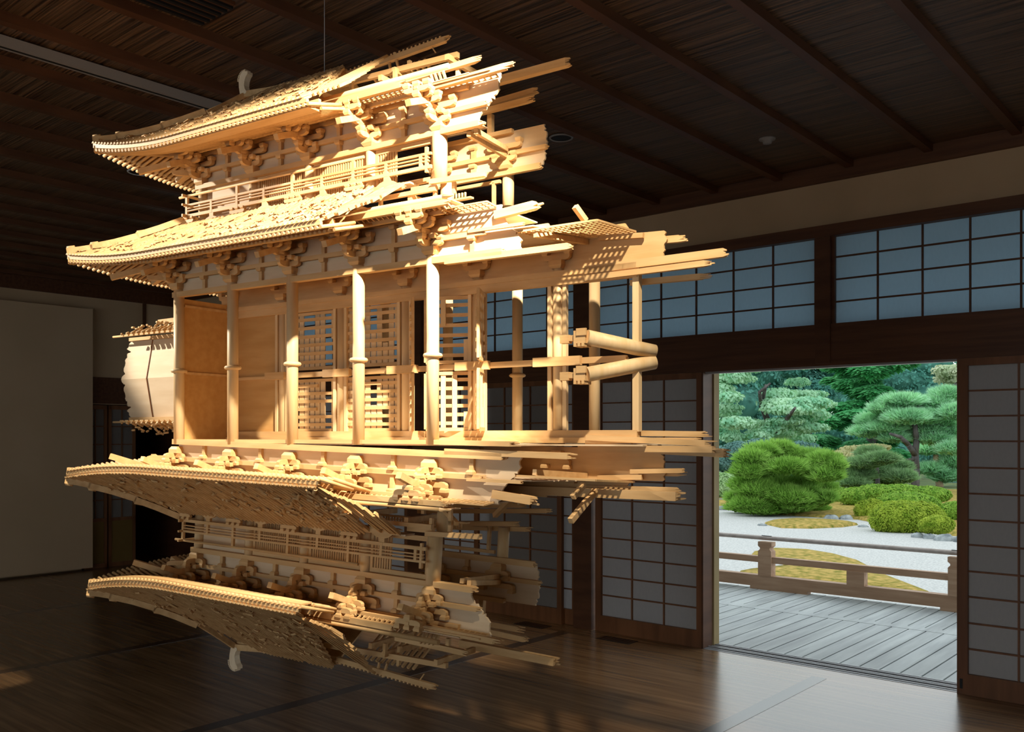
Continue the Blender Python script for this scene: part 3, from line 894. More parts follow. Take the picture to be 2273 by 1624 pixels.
m = MB(); m.beam((.0, TM - .01, .270), (.42, TM - .01, .270), .012, .012); put('tie_rail', m)
for px0, px1 in ((592, 634), (720, 778), (862, 926), (1013, 1086), (1186, 1290)):
    a, b_ = q(px0, 800, .225)[0], q(px1, 800, .225)[0]
    m = MB(); m.beam((a, .222, .272), (b_, .222, .272), .018, .030); put('rail_clamp', m, label='short thick clamp block on the mid rail')
# lattice doors, lower and upper leaves; two stand open
for i, (o, ex, w) in enumerate((((SP + .03, TM, 0), (1, 0, 0), .268), ((2 * SP + .03, TM, 0), (1, 0, 0), .268),
                                ((3 * SP + .026, TM - .005, 0), (.66, -.75, 0), .12), ((4 * SP - .026, TM - .005, 0), (-.93, -.36, 0), .17), ((4 * SP + .03, TM - .01, 0), (.45, -.89, 0), .14))):
    nv, ms = (9, .3) if i < 2 else (4, .3)
    lattice_leaf((o[0], o[1], 0), ex, w, .300 if i < 2 else .29, .520, 20 + i, nv, 6, ms, dense=i < 2)
    lattice_leaf((o[0], o[1], 0), ex, w, .050, .250, 40 + i, nv, 6, ms, dense=i < 2)
# door frames at the broken end
for i in range(1, 6):
    for sg in (-1, 1):
        s = SP * i + sg * .029
        m = MB(); m.box(s - .007, s + .007, TM - .016, TM, .04, .53); put('door_jamb', m, WOODV)
sx = q(1412, 700, .25)[0]
m = MB(); m.box(sx - .011, sx + .011, TM - .02, TM + .004, .30, .565); put('door_jamb', m, WOODV)
m = MB(); m.box(sx - .011, sx + .011, TM - .02, TM + .004, .04, .255); put('door_jamb', m, WOODV)
# fallen log pieces with bracket clusters
for (a, b_, j) in (((1302, 748), (1452, 781), 1), ((1302, 831), (1452, 803), -1)):
    A, B = Vector(q(a[0], a[1], .12)), Vector(q(b_[0], b_[1], .30))
    m = MB(); m.cyl(A, B, .0235, 20); c = put('broken_log', m, WOODV)
    d = (B - A).normalized()
    m = MB(); m.box(A.x - .035, A.x + .006, A.y - .022, A.y + .022, A.z - .02, A.z + .02)
    m.box(A.x - .058, A.x - .03, A.y - .010, A.y + .010, A.z - .010, A.z + .008)
    m.box(A.x - .090, A.x - .058, A.y - .012, A.y + .012, A.z - .016, A.z + .010)
    for k in range(3): m.box(A.x - .034 + .014 * k, A.x - .025 + .014 * k, A.y - .024, A.y + .024, A.z - .03, A.z - .016)
    m.box(A.x - .024, A.x + .01, A.y - .026, A.y - .018, A.z + .004, A.z + .026)
    put('bracket_cluster', m, WOOD, c)

# ------------------------------------------------ side wall stub at the left, mirrored about its own middle
zc = q(325, 839, .24)[2]
for sg in (1, -1):
    X.T = (lambda p, sg=sg: (p[0], p[1], zc + sg * (p[2] - zc)))
    zt, sl = q(330, 752, .26)[2], q(268, 840, .24)[0]
    rnd = random.Random(5)
    n = 14
    L = [(sl + (.035 * (k / n) ** 1.5) + rnd.uniform(-.012, .012) + (0.02 if k % 4 == 2 else 0), zc + (zt - zc) * k / n) for k in range(n + 1)]
    m = MB()
    for k in range(n):
        (a0, z0), (a1, z1) = L[k], L[k + 1]
        t0, t1 = .24 + .03 * k / n, .24 + .03 * (k + 1) / n
        m.hexa([(a0, t0, z0), (-.002, t0, z0), (-.002, t0 + .05, z0), (a0, t0 + .05, z0)], [(a1, t1, z1), (-.002, t1, z1), (-.002, t1 + .05, z1), (a1, t1 + .05, z1)])
        m.hexa([(a0 - rnd.uniform(.004, .018), t0 + .01, z0 + .004), (a0 + .01, t0 + .002, z0 + .002), (a0 + .01, t0 + .04, z0 + .002), (a0 - .006, t0 + .04, z0 + .004)],
               [(a0 - rnd.uniform(.002, .014), t1 + .01, z1 - .004), (a1 + .01, t1 + .002, z1 - .002), (a1 + .01, t1 + .04, z1 - .002), (a1 - .006, t1 + .04, z1 - .004)])
    sw = put('boundary_wall', m, PANEL)
    xs = q(330, 800, .25)[0]
    m = MB(); m.beam((xs, .238, zc), (xs + .006, .268, zt), .004, .003, up=(0, 1, 0)); put('seam_batten', m, BROWN, sw)
    m = MB(); m.beam((L[-1][0] - .01, .262, zt + .004), (-.002, .262, zt + .004), .02, .016); put('wall_plate', m, WOOD, sw)
    m = MB(); m.cyl((L[-1][0] - .085, .22, zt + .018), (-.0, .22, zt + .018), .005, 8); put('eave_rod', m, WOOD, sw)
    tl, bd = MB(), MB(); ex0 = q(272, 745, .20)[0]
    for k in range(18):
        x = ex0 + .006 + (0 - ex0) * k / 18
        top = .09 * min(1, (k + 1) / 12 + rnd.uniform(-.05, .05))
        A, B = Vector((x, .19, zt + .018)), Vector((x + .004, .19 + top, zt + .018 + top * .55))
        h = ES * .012
        bd.hexa([A - h - EZ * .008, A + h - EZ * .008, B + h - EZ * .008, B - h - EZ * .008], [A - h, A + h, B + h, B - h])
        nseg = max(1, int(top / .02))
        for j in range(nseg):
            a, b_ = A.lerp(B, j / nseg), A.lerp(B, (j + .96) / nseg)
            tl.cyl(a + EZ * .003 + ES * rnd.uniform(-.002, .002), b_ + EZ * (.003 + rnd.uniform(0, .004)), .0062, 8)
    for k in range(40):
        x = rnd.uniform(ex0, 0); d = rnd.uniform(0, .08)
        c = Vector((x, .19 + d, zt + .03 + d * .55)); a = Vector((rnd.uniform(-1, 1), rnd.uniform(-1, 1), rnd.uniform(-.2, .5))).normalized() * rnd.uniform(.006, .014)
        tl.cyl(c - a, c + a, .005, 7)
    wr = put('wall_roof', bd, WOOD, sw)
    tag(tl.build('tile_covering', TILE, gate, T=X.T), kind='stuff')
    if sg > 0:
        m = MB(); m.beam((ex0 + .16, .285, zt + .078), (0, .285, zt + .085), .02, .02); put('wall_ridge', m, TILE, sw)
X.T = TU

# wire the model hangs from
rt = Vector(q(720, 172, .24)); GMW = Matrix.Translation((P1[0], P1[1], MZ)) @ Matrix.Rotation(math.atan2(-.545, .838), 4, 'Z')
pw = GMW @ rt
m = MB(); m.cyl((pw.x, pw.y, pw.z - .02), (pw.x, pw.y, CEIL), .0016, 8)
tag(m.build('suspension_wire', METAL), 'thin grey wire holding up the gate model from the ceiling', 'wire')

# ================================================================== VERANDA AND GARDEN
def leafmat(name, c1, c2, sc=.9, tr=.3):
    return mat(name, c1, c2, (sc, sc, sc), .7, detail=3, spec=.12, lo=.3, hi=.7, transl=((c2[0] * .9, c2[1], c2[2] * .7), tr))


DECK = mat('weathered_deck', (.30, .33, .34), (.42, .46, .46), (14, 1.5, 5), .5, spec=.35, plank=(0, .1412, .12))
RAILM = mat('weathered_rail', (.36, .215, .13), (.47, .31, .20), (2, 20, 20), .6)
RAILT = mat('weathered_round_rail', (.36, .31, .28), (.46, .41, .38), (2, 20, 20), .6)
GRAVEL = mat('pale_gravel', (.34, .345, .34), (.50, .50, .485), (26, 26, 26), .95, detail=5, spec=.05, lo=.35, hi=.65)
MOSS = mat('moss', (.12, .13, .02), (.46, .31, .10), (9, 9, 9), .95, detail=8, spec=.05, lo=.3, hi=.7)
STONE = mat('grey_stone', (.12, .14, .15), (.32, .35, .355), (6, 6, 6), .9)
BARK = mat('dark_bark', (.055, .05, .05), (.12, .11, .105), (8, 8, 2), .9)
BARKT = mat('tan_bark', (.28, .20, .12), (.40, .30, .19), (6, 6, 2), .9)
GZ = -.7


def gpt(px, py, z=GZ):
    Y = F * (EYE - z) / (py - YH); return Vector(((px - CX) / F * Y, Y, z))


m = MB(); D0, D1 = V0 + .245, 9.27
for k in range(70):
    u = -2.0 + .1412 * k
    rbox(m, u + .006, u + .1352, D0, 8.10, -.08, -.05)
    u += .05
    rbox(m, u + .006, u + .1352, 8.24, D1, -.08, -.05)
rbox(m, -2, 7.9, 8.105, 8.235, -.08, -.049)
rput('veranda_deck', m, DECK, None, 'structure')
rput('veranda_edge', rbox(MB(), -2, 7.9, D1 - .02, D1, -.7, -.085), DARK, None, 'structure')
rput('veranda_under_shade', rbox(MB(), -2, 7.9, D0, D1 - .03, -.2, -.15), BLACK, None, 'structure')  # black sheet standing in for the shade beneath the deck boards
m = MB(); m.add([(4, V0 + .1, 3.25), (-14, V0 + .1, 3.25), (-14, 7.9, 3.0), (4, 7.9, 3.0), (4, V0 + .1, 3.35), (-14, V0 + .1, 3.35), (-14, 7.9, 3.1), (4, 7.9, 3.1)],
                [(0, 1, 2, 3), (7, 6, 5, 4), (0, 4, 5, 1), (1, 5, 6, 2), (2, 6, 7, 3), (3, 7, 4, 0)])
rput('roof_eave', m, DARKH, None, 'structure')

VR = 9.2
rail = rput('veranda_railing', rbox(rbox(rbox(MB(), -1.5, 2.55, VR - .05, VR + .05, -.018, .102), 2.55, 4.52, VR - .05, VR + .05, -.018, .102), 4.52, 7.6, VR - .05, VR + .05, -.018, .102), RAILM)
tag(rail, 'low weathered timber railing along the outer edge of the garden veranda', 'railing')
for (a, b) in ((.5, 2.56), (3.86, 4.50), (6.0, 6.6)):
    rooted(rput('foot', rbox(MB(), a, b, VR - .05, VR + .05, -.05, -.017), RAILM), rail)
m = MB(); P0, P1_ = rpt(-1.5, VR, .503), rpt(7.6, VR, .503); m.cyl(P0, P1_, .0235, 16); rooted(m.build('top_rail', RAILT), rail)
rooted(rput('middle_rail', rbox(MB(), -1.5, 7.6, VR - .035, VR + .035, .240, .305), RAILM), rail)
for u in (.5, 2.415, 4.33, 6.245):
    m = MB(); rbox(m, u - .075, u + .075, VR - .055, VR + .055, .1, .365)
    a = rpt
    for z0, z1, w0, w1 in ((.365, .385, .075, .055), (.385, .40, .055, .055), (.40, .42, .055, .078), (.42, .465, .078, .078)):
        m.hexa([Vector((-u + i * w0, VR + j * .05, z0)) for i, j in ((-1, -1), (1, -1), (1, 1), (-1, 1))], [Vector((-u + i * w1, VR + j * .05, z1)) for i, j in ((-1, -1), (1, -1), (1, 1), (-1, 1))])
    rooted(rput('railing_post', m, RAILM), rail)
    rooted(rput('metal_strap', rbox(MB(), u - .055, u + .055, VR - .012, VR + .012, .526, .529), BLACK), rail)
for u in (1.45, 3.36, 5.29):
    rooted(rput('short_post', rbox(MB(), u - .088, u + .088, VR - .05, VR + .05, .1, .242), RAILM), rail)

# ground
m = MB(); n = 24
rput('gravel_ground', rbox(MB(), -40, 60, 9.25, 30, -.9, GZ), GRAVEL, None, 'structure')
rput('ground', rbox(MB(), -60, 90, 29.9, 130, -.9, GZ + .02), mat('forest_floor', (.05, .09, .03), (.12, .15, .05), (2, 2, 2), .95), None, 'structure')


def island(name, pts, h, mt, label, cat, z=GZ):
    P = [gpt(*p, z) for p in pts]; c = sum(P, Vector()) / len(P)
    m = MB(); n = len(P)
    ring = [P] + [[c + (p - c) * k + EZ * (h * e) for p in P] for k, e in ((.97, .55), (.8, .85), (.45, 1.0))]
    vs = [v for r in ring for v in r] + [c + EZ * h]
    fs = [(k * n + i, k * n + (i + 1) % n, (k + 1) * n + (i + 1) % n, (k + 1) * n + i) for k in range(3) for i in range(n)] + [(3 * n + i, 3 * n + (i + 1) % n, 4 * n) for i in range(n)]
    m.add(vs, fs, True)
    return tag(m.build(name, mt), label, cat)


island('moss_island', [(1640, 1271), (1700, 1268), (1750, 1262), (1738, 1253), (1690, 1245), (1665, 1234), (1672, 1226), (1720, 1218), (1790, 1221), (1850, 1231), (1905, 1246), (1965, 1278), (2070, 1319), (1995, 1312), (1880, 1299), (1760, 1287), (1690, 1281)], .07, MOSS, 'long mossy island in the raked gravel just beyond the veranda railing', 'moss island')
isl = island('moss_island', [(1696, 1163), (1715, 1157), (1760, 1154), (1830, 1156), (1885, 1160), (1905, 1165), (1870, 1170), (1800, 1173), (1735, 1172)], .10, MOSS, 'flat stone-edged mossy island farther out in the gravel', 'moss island')


def rock(px, py, w, h, Y=None, label='', seed=0, name='rock'):
    rnd = random.Random(seed); c = gpt(px, py); Yc = c.y; r = w / F * Yc / 2; hz = h / F * Yc
    m = MB(); n, k = 10, 5; vs = []
    for j in range(k + 1):
        th = math.pi / 2 * j / k
        for i in range(n):
            a = 2 * math.pi * i / n; f = 1 + rnd.uniform(-.14, .14)
            vs.append(c + Vector((r * math.cos(a) * math.cos(th) ** .6 * f, r * .7 * math.sin(a) * math.cos(th) ** .6 * f, -.03 + hz * math.sin(th) * (1 + rnd.uniform(-.1, .1)))))
    m.add(vs, [(j * n + i, j * n + (i + 1) % n, (j + 1) * n + (i + 1) % n, (j + 1) * n + i) for j in range(k) for i in range(n)] + [tuple(range(k * n, k * n + n))], True)
    return tag(m.build(name, STONE), label, 'rock')


rock(2036, 1192, 30, 13, label='small grey edging stone at the left foot of the small clipped shrub', seed=1)
rock(2062, 1195, 30, 14, label='mossy rounded edging stone, second in the row under the clipped mound', seed=2)
rock(2096, 1199, 46, 17, label='largest smooth grey stone in the row under the clipped mound', seed=3)
rock(2128, 1202, 26, 16, label='grey stone at the right end of the edging row by the screen', seed=4)
rock(1844, 1152, 36, 12, label='squarish grey stone on the moss bank below the pine shrub', seed=5)
rock(1878, 1152, 30, 12, label='pointed pale stone on the moss bank beside the yellow-green shrub', seed=6)
rock(1606, 1114, 36, 10, label='flat pale stone below the round hedge at the left door edge', seed=7)
rock(1604, 1131, 32, 11, label='low grey stone in front of the flat pale stone by the hedge', seed=8)
rock(1692, 1166, 26, 7, label='flat dark stone at the left tip of the far mossy island', seed=9)
rock(1916, 1169, 26, 7, label='low dark stone at the right tip of the far mossy island', seed=10)
island('moss_bank', [(1540, 1118), (1640, 1135), (1720, 1142), (1800, 1147), (1850, 1151), (1905, 1153), (1940, 1160), (2000, 1176), (2150, 1193), (2300, 1180), (2250, 1090), (1950, 1085), (1700, 1090), (1560, 1095)], .12, MOSS, 'mossy bank along the far edge of the gravel', 'bank')['kind'] = 'structure'


# ---------------------------------------------------------------- foliage
def pad(px, py, rx, ry, Y, dp=.8): return (wld(px, py, Y), rx / F * Y, rx / F * Y * dp, ry / F * Y)


def cores(m, pads, k=.78, n=9, rnd=random):
    for c, rx, ry, rz in pads:
        vs = []; kk = 6
        for j in range(kk + 1):
            th = -math.pi / 2 + math.pi * j / kk
            for i in range(n):
                a = 2 * math.pi * i / n; f = k * (1 + rnd.uniform(-.12, .12))
                vs.append(c + Vector((rx * f * math.cos(a) * math.cos(th), ry * f * math.sin(a) * math.cos(th), rz * f * math.sin(th))))
        m.add(vs, [(j * n + i, j * n + (i + 1) % n, (j + 1) * n + (i + 1) % n, (j + 1) * n + i) for j in range(kk) for i in range(n)], True)


def foliage(pads, count, size, kind='leaf', seed=0, core=.72, front=True):
    loose = core < .93
    rnd = random.Random(seed); m = MB()
    if core: cores(m, pads, core, rnd=rnd)
    wt = [p[1] * (p[3] + p[2]) for p in pads]
    for _ in range(count):
        c, rx, ry, rz = rnd.choices(pads, wt)[0]
        while True:
            d = Vector((rnd.gauss(0, 1), rnd.gauss(0, 1), rnd.gauss(0, 1) + (.35 if kind != 'spray' else 0)))
            if d.length > .01: break
        d.normalize()
        if d.y > .35 and front: d.y = -d.y
        p = c + Vector((d.x * rx, d.y * ry, d.z * rz)) * (rnd.uniform(.62, 1.12) if kind == 'leaf' and loose else rnd.uniform(.8, 1.04))
        s = size * rnd.uniform(.6, 1.35)
        if kind == 'needle':
            up = (Vector((d.x, d.y, abs(d.z) + .5))).normalized()
            for _k in range(7):
                t = (up + Vector((rnd.uniform(-.8, .8), rnd.uniform(-.8, .8), rnd.uniform(-.5, .6)))).normalized()
                w = t.orthogonal().normalized() * s * .085
                m.add([p - w, p + w, p + t * s], [(0, 1, 2)])
        elif kind == 'spray':
            t = Vector((d.x + rnd.uniform(-.3, .3), d.y + rnd.uniform(-.3, .3), -.35 + rnd.uniform(-.25, .25))).normalized()
            w = t.cross(EZ).normalized() * s * .26
            nn = EZ * s * .05
            m.add([p - w * .3, p - w + t * s * .5 - nn, p + t * s, p + w + t * s * .5 - nn, p + w * .3, p + t * s * .5 + nn], [(0, 1, 5), (1, 2, 5), (2, 3, 5), (3, 4, 5), (4, 0, 5)])
        else:
            nrm = (d + Vector((rnd.uniform(-.7, .7), rnd.uniform(-.7, .7), rnd.uniform(-.3, .9)))).normalized()
            a = nrm.orthogonal().normalized(); b = nrm.cross(a); th = rnd.uniform(0, 6.28)
            a, b = a * math.cos(th) + b * math.sin(th), b * math.cos(th) - a * math.sin(th)
            m.add([p - a * s * .5, p + b * s * .32, p + a * s * .5, p - b * s * .32], [(0, 1, 2, 3)])
    return m


def plant(name, label, cat, pads, count, size, kind, mt, trunk=None, bark=None, seed=0, core=.72, group=None):
    base = min((p[0] - EZ * p[3] for p in pads), key=lambda v: v.z)
    if trunk:
        r = empty(name, trunk[0][0][0]); tag(r, label, cat, group)
        inv = Matrix.Translation(-Vector(trunk[0][0][0]))
        t = MB()
        for pts, r0, r1 in trunk:
            for k, (a, b) in enumerate(zip(pts[:-1], pts[1:])):
                f0, f1 = k / (len(pts) - 1), (k + 1) / (len(pts) - 1)
                t.cyl(a, b, r0 + (r1 - r0) * f0, 9, r0 + (r1 - r0) * f1)
        t.build('trunk', bark or BARK, r, T=lambda p: inv @ Vector(p))
        foliage(pads, count, size, kind, seed, core).build('foliage', mt, r, T=lambda p: inv @ Vector(p), recalc=False)
    else:
        r = foliage(pads, count, size, kind, seed, core).build(name, mt, None, recalc=False); tag(r, label, cat, group)
    return r


M_MAPLE = leafmat('maple_leaves', (.18, .46, .29), (.58, .82, .60), 1.1)
M_CONIF = leafmat('conifer_sprays', (.03, .25, .07), (.14, .50, .20), 1.6)
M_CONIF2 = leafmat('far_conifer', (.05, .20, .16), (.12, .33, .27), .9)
M_PINE = leafmat('pine_needles', (.24, .52, .31), (.54, .84, .58), 1.4)
M_PINE2 = leafmat('pine_shrub_needles', (.15, .32, .045), (.36, .58, .13), 1.6)
M_PINE3 = leafmat('dull_pine_needles', (.14, .28, .12), (.30, .46, .23), 1.4)  # darker, duller green than the other pine needles
M_HEDGE = leafmat('clipped_hedge', (.09, .22, .02), (.30, .47, .07), 6)
M_HEDGE2 = leafmat('yellow_green_hedge', (.13, .22, .015), (.38, .47, .055), 6)
M_HEDGE3 = leafmat('grey_green_hedge', (.20, .36, .14), (.44, .60, .32), 4)
M_DARKB = leafmat('blue_green_shrub', (.05, .14, .12), (.16, .30, .28), 3)
M_TAN = leafmat('pale_maple', (.46, .44, .20), (.66, .60, .36), 1.5)
M_PINK = leafmat('pinkish_maple', (.30, .46, .26), (.62, .64, .47), 1.0)

rr = random.Random(4)
# far background trees that close the view
for i, (px, py, rx, ry, Y, lab) in enumerate(((1440, 890, 270, 160, 60, 'broad teal tree far behind the pale maple at the left door edge'), (1795, 815, 75, 90, 66, 'blue-green far conifer between the pale maple and the bright conifer'), (2270, 920, 210, 150, 66, 'teal tree far behind the tall pine at the right door edge'), (1850, 960, 190, 100, 72, 'dark green thicket far behind the pale tan maple'), (1960, 850, 160, 90, 96, 'far teal wood behind the bright conifer'), (1700, 860, 180, 110, 86, 'far teal wood behind the pale maple'))):
    ps = [pad(px + rr.uniform(-.7, .7) * rx, py + rr.uniform(-.7, .7) * ry, rx * .5, ry * .4, Y + rr.uniform(-2, 2)) for _ in range(18)]
    B0 = wld(px, 1040, Y)
    plant('tree', lab, 'tree', ps, 11000, .36, 'leaf', M_CONIF2, [([Vector((B0.x, B0.y, GZ)), B0, wld(px, py, Y)], .35, .15)], seed=30 + i, core=.86)
# big pale maple on the left
Y = 42
ps = [pad(1585 + rr.uniform(-60, 230), 800 + rr.uniform(-70, 175), rr.uniform(26, 52), rr.uniform(9, 17), Y + rr.uniform(-3, 3)) for _ in range(64)]
ps = [p for p in ps]
tb = wld(1716, 1010, Y); tb.z = GZ
plant('maple_tree', 'large pale green maple with layered airy foliage at the left of the doorway view', 'tree', ps, 42000, .17, 'leaf', M_MAPLE,
      [([tb, wld(1716, 960, Y), wld(1690, 900, Y - 1), wld(1700, 855, Y - 3)], .22, .06), ([wld(1716, 965, Y), wld(1750, 925, Y - 3), wld(1765, 905, Y - 4)], .14, .05), ([wld(1690, 900, Y - 1), wld(1686, 870, Y - 3.4), wld(1710, 850, Y - 3.6)], .10, .04)], seed=2, core=.42)
tb = wld(1667, 1010, 47); tb.z = GZ
# bright conifer in the centre
Y = 49
ps = []
for k in range(34):
    y = 760 + 245 * (k / 33); half_w = 60 + 75 * (k / 33)
    ps.append(pad(1932 + rr.uniform(-1, 1) * half_w * (.9 if k % 3 else .5), y, rr.uniform(30, 48), rr.uniform(9, 15), Y + rr.uniform(-2.5, 2)))
tb = wld(1936, 1010, Y); tb.z = GZ
plant('conifer_tree', 'tall bright green conifer with drooping sprays in the middle of the garden view', 'tree', ps, 22000, .40, 'spray', M_CONIF, [([tb, wld(1936, 900, Y), wld(1936, 760, Y)], .35, .12)], seed=3, core=.7)
# pinkish maple at top right
ps = [pad(2105 + rr.uniform(-45, 60), 845 + rr.uniform(-50, 60), 30, 14, 54 + rr.uniform(-2, 2)) for _ in range(14)]
tb = wld(2150, 1000, 54); tb.z = GZ
plant('maple_tree', 'pinkish green maple behind the tall pine at the upper right of the doorway', 'tree', ps, 9000, .20, 'leaf', M_PINK, [([tb, wld(2150, 900, 54), wld(2120, 850, 54)], .2, .06)], seed=5, core=.42)
# garden pine with leaning trunk
Y = 36
PP = [(2000, 893, 46, 12), (1969, 910, 40, 12), (2030, 906, 44, 13), (2073, 900, 40, 14), (2100, 880, 36, 14), (1937, 936, 34, 12), (1926, 961, 36, 12), (1966, 953, 42, 13), (2010, 930, 46, 14), (2047, 930, 46, 14), (2088, 940, 44, 15), (2050, 957, 48, 14), (2010, 962, 40, 12), (2100, 968, 40, 15), (1985, 975, 30, 9), (2120, 920, 34, 16), (2070, 978, 40, 12), (2110, 1000, 30, 12)]
ps = [pad(a, b, c, d, Y + rr.uniform(-1.2, 1.2)) for a, b, c, d in PP]
tb = wld(2031, 1092, Y)
plant('pine_tree', 'tall garden pine with cloud-shaped crown on a dark trunk at the right of the doorway', 'tree', ps, 9500, .27, 'needle', M_PINE,
      [([tb, wld(2033, 1040, Y), wld(2031, 1005, Y), wld(2035, 975, Y), wld(2030, 940, Y)], .17, .10), ([wld(2032, 1010, Y), wld(2015, 985, Y - .5), wld(2000, 970, Y - .8), wld(1975, 962, Y - .8)], .12, .05),
       ([wld(2030, 1038, Y), wld(2000, 1022, Y - .6), wld(1975, 1017, Y - .9), wld(1955, 1008, Y - 1), wld(1948, 1015, Y - 1)], .07, .025), ([wld(2032, 1018, Y), wld(2012, 1020, Y - .4), wld(1990, 1028, Y - .8)], .06, .025)], seed=6, core=.66)
# slim pine behind
Y = 41
ps = [pad(a, b, c, d, Y) for a, b, c, d in ((2090, 1000, 34, 10), (2055, 1003, 22, 8), (2065, 1046, 28, 9), (2112, 1030, 26, 12), (2100, 1060, 30, 12))]
tb = wld(2088, 1095, Y)
plant('pine_tree', 'slim tan-trunked pine standing behind the dark-trunked garden pine', 'tree', ps, 1800, .36, 'needle', M_PINE, [([tb, wld(2082, 1050, Y), wld(2077, 1005, Y), wld(2080, 975, Y)], .17, .10), ([wld(2081, 1030, Y), wld(2095, 1018, Y), wld(2108, 1016, Y)], .06, .02)], BARKT, seed=7, core=.6)
# low spreading pine
Y = 33
ps = [pad(a, b, c, d, Y + rr.uniform(-1, 1)) for a, b, c, d in ((1930, 1008, 26, 10), (1915, 1032, 34, 11), (1955, 1022, 34, 11), (1985, 1040, 34, 12), (1945, 1052, 40, 12), (1905, 1058, 34, 12), (2000, 1062, 30, 11), (1965, 1068, 40, 11), (1880, 1042, 24, 10), (1895, 1075, 30, 9))]
tb = wld(1948, 1096, Y)
plant('pine_tree', 'low spreading dull green pine below the tall garden pine', 'tree', ps, 4600, .24, 'needle', M_PINE3, [([tb, wld(1948, 1060, Y), wld(1945, 1020, Y)], .10, .05)], seed=8, core=.66)
# pale tan maple
Y = 38
ps = [pad(a, b, c, d, Y + rr.uniform(-1, 1)) for a, b, c, d in ((1900, 998, 36, 9), (1940, 993, 34, 8), (1870, 1010, 30, 11), (1915, 1012, 40, 9), (1880, 1028, 34, 11), (1865, 1050, 30, 14))]
tb = wld(1895, 1090, Y)
plant('maple_tree', 'small pale tan maple with flat crown behind the big pine shrub', 'tree', ps, 6000, .13, 'leaf', M_TAN, [([tb, wld(1895, 1050, Y), wld(1900, 1010, Y)], .08, .04)], seed=9, core=.7)
# big pine shrub
Y = 27
PP = [(1690, 1005, 36, 14), (1722, 998, 40, 12), (1752, 1012, 34, 13), (1668, 1020, 34, 15), (1700, 1030, 46, 15), (1745, 1040, 44, 15), (1800, 1018, 40, 14), (1830, 1024, 34, 14), (1850, 1036, 22, 12), (1660, 1048, 36, 15), (1690, 1058, 44, 15), (1790, 1045, 44, 15), (1830, 1058, 38, 15), (1650, 1078, 30, 14), (1680, 1090, 44, 15), (1730, 1078, 44, 14), (1770, 1076, 40, 14), (1815, 1085, 38, 14), (1642, 1108, 28, 14), (1670, 1120, 44, 15), (1715, 1112, 46, 16), (1760, 1108, 44, 16), (1800, 1112, 38, 15), (1832, 1108, 20, 12), (1645, 1128, 30, 10), (1690, 1134, 44, 9), (1745, 1134, 46, 9), (1795, 1132, 40, 11), (1728, 1124, 44, 17), (1765, 1122, 40, 16), (1735, 1100, 46, 16), (1695, 1104, 44, 16), (1780, 1098, 40, 16)]
ps = [pad(a, b, c, d, Y + rr.uniform(-1.3, .5)) for a, b, c, d in PP]
tb = wld(1728, 1138, Y)
plant('pine_shrub', 'broad bushy bright green pine shrub at the edge of the gravel', 'shrub', ps, 10500, .21, 'needle', M_PINE2, [([tb, wld(1725, 1100, Y), wld(1700, 1075, Y - .2), wld(1690, 1085, Y - .4)], .13, .06), ([wld(1725, 1105, Y), wld(1760, 1080, Y - .2), wld(1810, 1050, Y - .5), wld(1830, 1052, Y - .6)], .10, .04)], seed=10, core=.7)


def hedge(label, blobs, Y, mt, seed, count=2600, size=.11, cat='hedge', name='clipped_hedge'):
    ps = [pad(a, b, c, d, Y, .75) for a, b, c, d in blobs]
    return plant(name, label, cat, ps, int(count * 2.6), size * .58, 'leaf', mt, seed=seed, core=.95)


hedge('grey-green rounded hedge cut off by the left door edge', ((1600, 1082, 48, 34), (1565, 1085, 50, 36)), 33.2, M_HEDGE3, 51, 3600, .13)
hedge('loose blue-green shrub above the rounded hedge at the left', ((1600, 1020, 40, 30), (1640, 1005, 40, 26), (1570, 1030, 40, 40), (1690, 990, 36, 18)), 35, M_DARKB, 52, 3600, .2, 'shrub', 'loose_shrub')
hedge('small blue-green shrub showing above the pine shrub', ((1775, 998, 30, 20), (1800, 1000, 24, 18), (1780, 1030, 34, 30), (1785, 1070, 36, 40)), 35, M_DARKB, 53, 1400, .2, 'shrub', 'loose_shrub')
hedge('dark green clipped hedge just right of the big pine shrub', ((1868, 1106, 36, 24), (1895, 1104, 30, 22)), 30.6, M_HEDGE, 54, 2600, .11)
hedge('long low clipped hedge around the foot of the tall pine', ((1945, 1096, 50, 22), (2000, 1094, 55, 20), (2060, 1098, 50, 20), (1900, 1103, 40, 22)), 29, M_HEDGE, 55, 4400, .12)
hedge('light green clipped mound behind the front yellow-green mound', ((2010, 1118, 66, 28), (1975, 1124, 40, 24), (2050, 1122, 40, 24), (2010, 1136, 60, 26)), 26, M_HEDGE, 56, 4200, .11)
hedge('small yellow-green clipped shrub left of the front mound', ((1922, 1132, 26, 22), (1940, 1130, 26, 24)), 25.3, M_HEDGE2, 57, 2200, .10)
hedge('large yellow-green clipped mound at the edge of the gravel', ((2000, 1150, 70, 40), (1968, 1158, 38, 28), (2045, 1148, 52, 36)), 22.0, M_HEDGE2, 58, 6400, .085)
hedge('small clipped shrub in front of the right end of the yellow-green mound', ((2082, 1164, 36, 21), (2060, 1166, 22, 18)), 20.6, M_HEDGE2, 59, 2200, .075)
hedge('green clipped shrub cut off by the right screen edge', ((2120, 1136, 36, 24), (2150, 1140, 36, 26)), 24, M_HEDGE, 60, 2200, .10)
hedge('dark teal shrub under the slim pine at the right', ((2115, 1085, 40, 24), (2150, 1075, 40, 36)), 45, M_DARKB, 61, 1800, .2, 'shrub', 'loose_shrub')

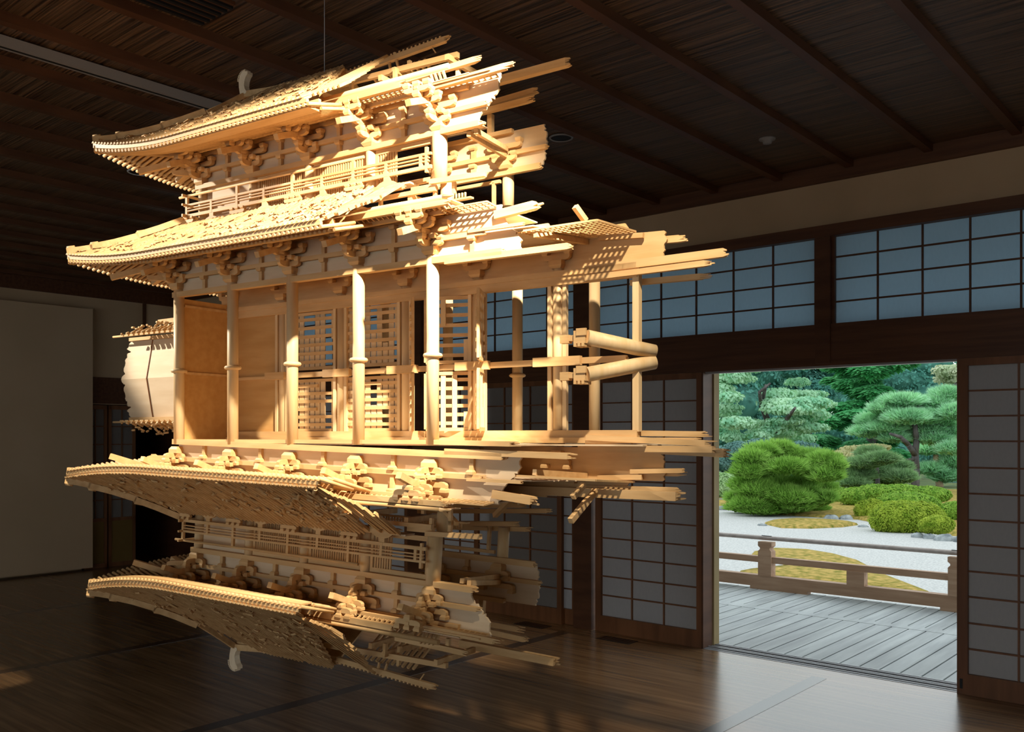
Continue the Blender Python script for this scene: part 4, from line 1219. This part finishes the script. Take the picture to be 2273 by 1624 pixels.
hedge('dark green shrubbery closing the view behind the two pines', ((1900, 1040, 70, 50), (1980, 1045, 70, 50), (2062, 1050, 60, 50), (2140, 1045, 70, 55), (2000, 1010, 70, 40), (2100, 1010, 60, 40)), 60, M_CONIF2, 62, 4200, .3, 'shrub', 'loose_shrub')
# ================================================================== LIGHT, WORLD, CAMERA
def spot(name, s, t, z, aim, power, angle, blend, col, size=.03):
    L = bpy.data.lights.new(name, 'SPOT'); L.energy = power; L.spot_size = math.radians(angle); L.spot_blend = blend; L.color = col; L.shadow_soft_size = size
    o = bpy.data.objects.new(name, L); COL.objects.link(o)
    p = GMW @ Vector((s, t, z)); a = GMW @ Vector(aim)
    o.location = p; o.rotation_euler = (a - p).to_track_quat('-Z', 'Y').to_euler()
    return o


WARM = (1.0, .87, .66)
spot('track_spot_main', 2.6, -.90, 1.75, (.76, .05, .44), 1150, 48, .5, WARM)
spot('track_spot_right', 2.66, -.92, 1.75, (1.80, .15, .48), 300, 35, .5, WARM)
spot('track_spot_side', -2.60, -1.20, 1.75, (.02, .0, .58), 900, 32, .35, (1.0, .91, .76))
w = bpy.data.worlds.new('overcast_sky'); SC.world = w; w.use_nodes = True
bg = w.node_tree.nodes['Background']; bg.inputs[0].default_value = (.88, .97, 1.0, 1); bg.inputs[1].default_value = 1.9

cam = bpy.data.cameras.new('camera'); co = bpy.data.objects.new('camera', cam); COL.objects.link(co)
co.location = (0, 0, EYE); co.rotation_euler = (math.pi / 2, 0, 0)
cam.sensor_fit = 'HORIZONTAL'; cam.sensor_width = 36; cam.lens = F / 2273 * 36
cam.shift_y = (968 - 812) / 2273; cam.clip_start = .05; cam.clip_end = 300
SC.camera = co
SC.view_settings.view_transform = 'Standard'; SC.view_settings.look = 'None'; SC.view_settings.gamma = 1; SC.view_settings.use_curve_mapping = False
SC.view_settings.exposure = 0
SC.cycles.max_bounces = 10; SC.cycles.diffuse_bounces = 6; SC.cycles.glossy_bounces = 3; SC.cycles.transmission_bounces = 4
SC.cycles.sample_clamp_indirect = 4
SC.cycles.use_denoising = True
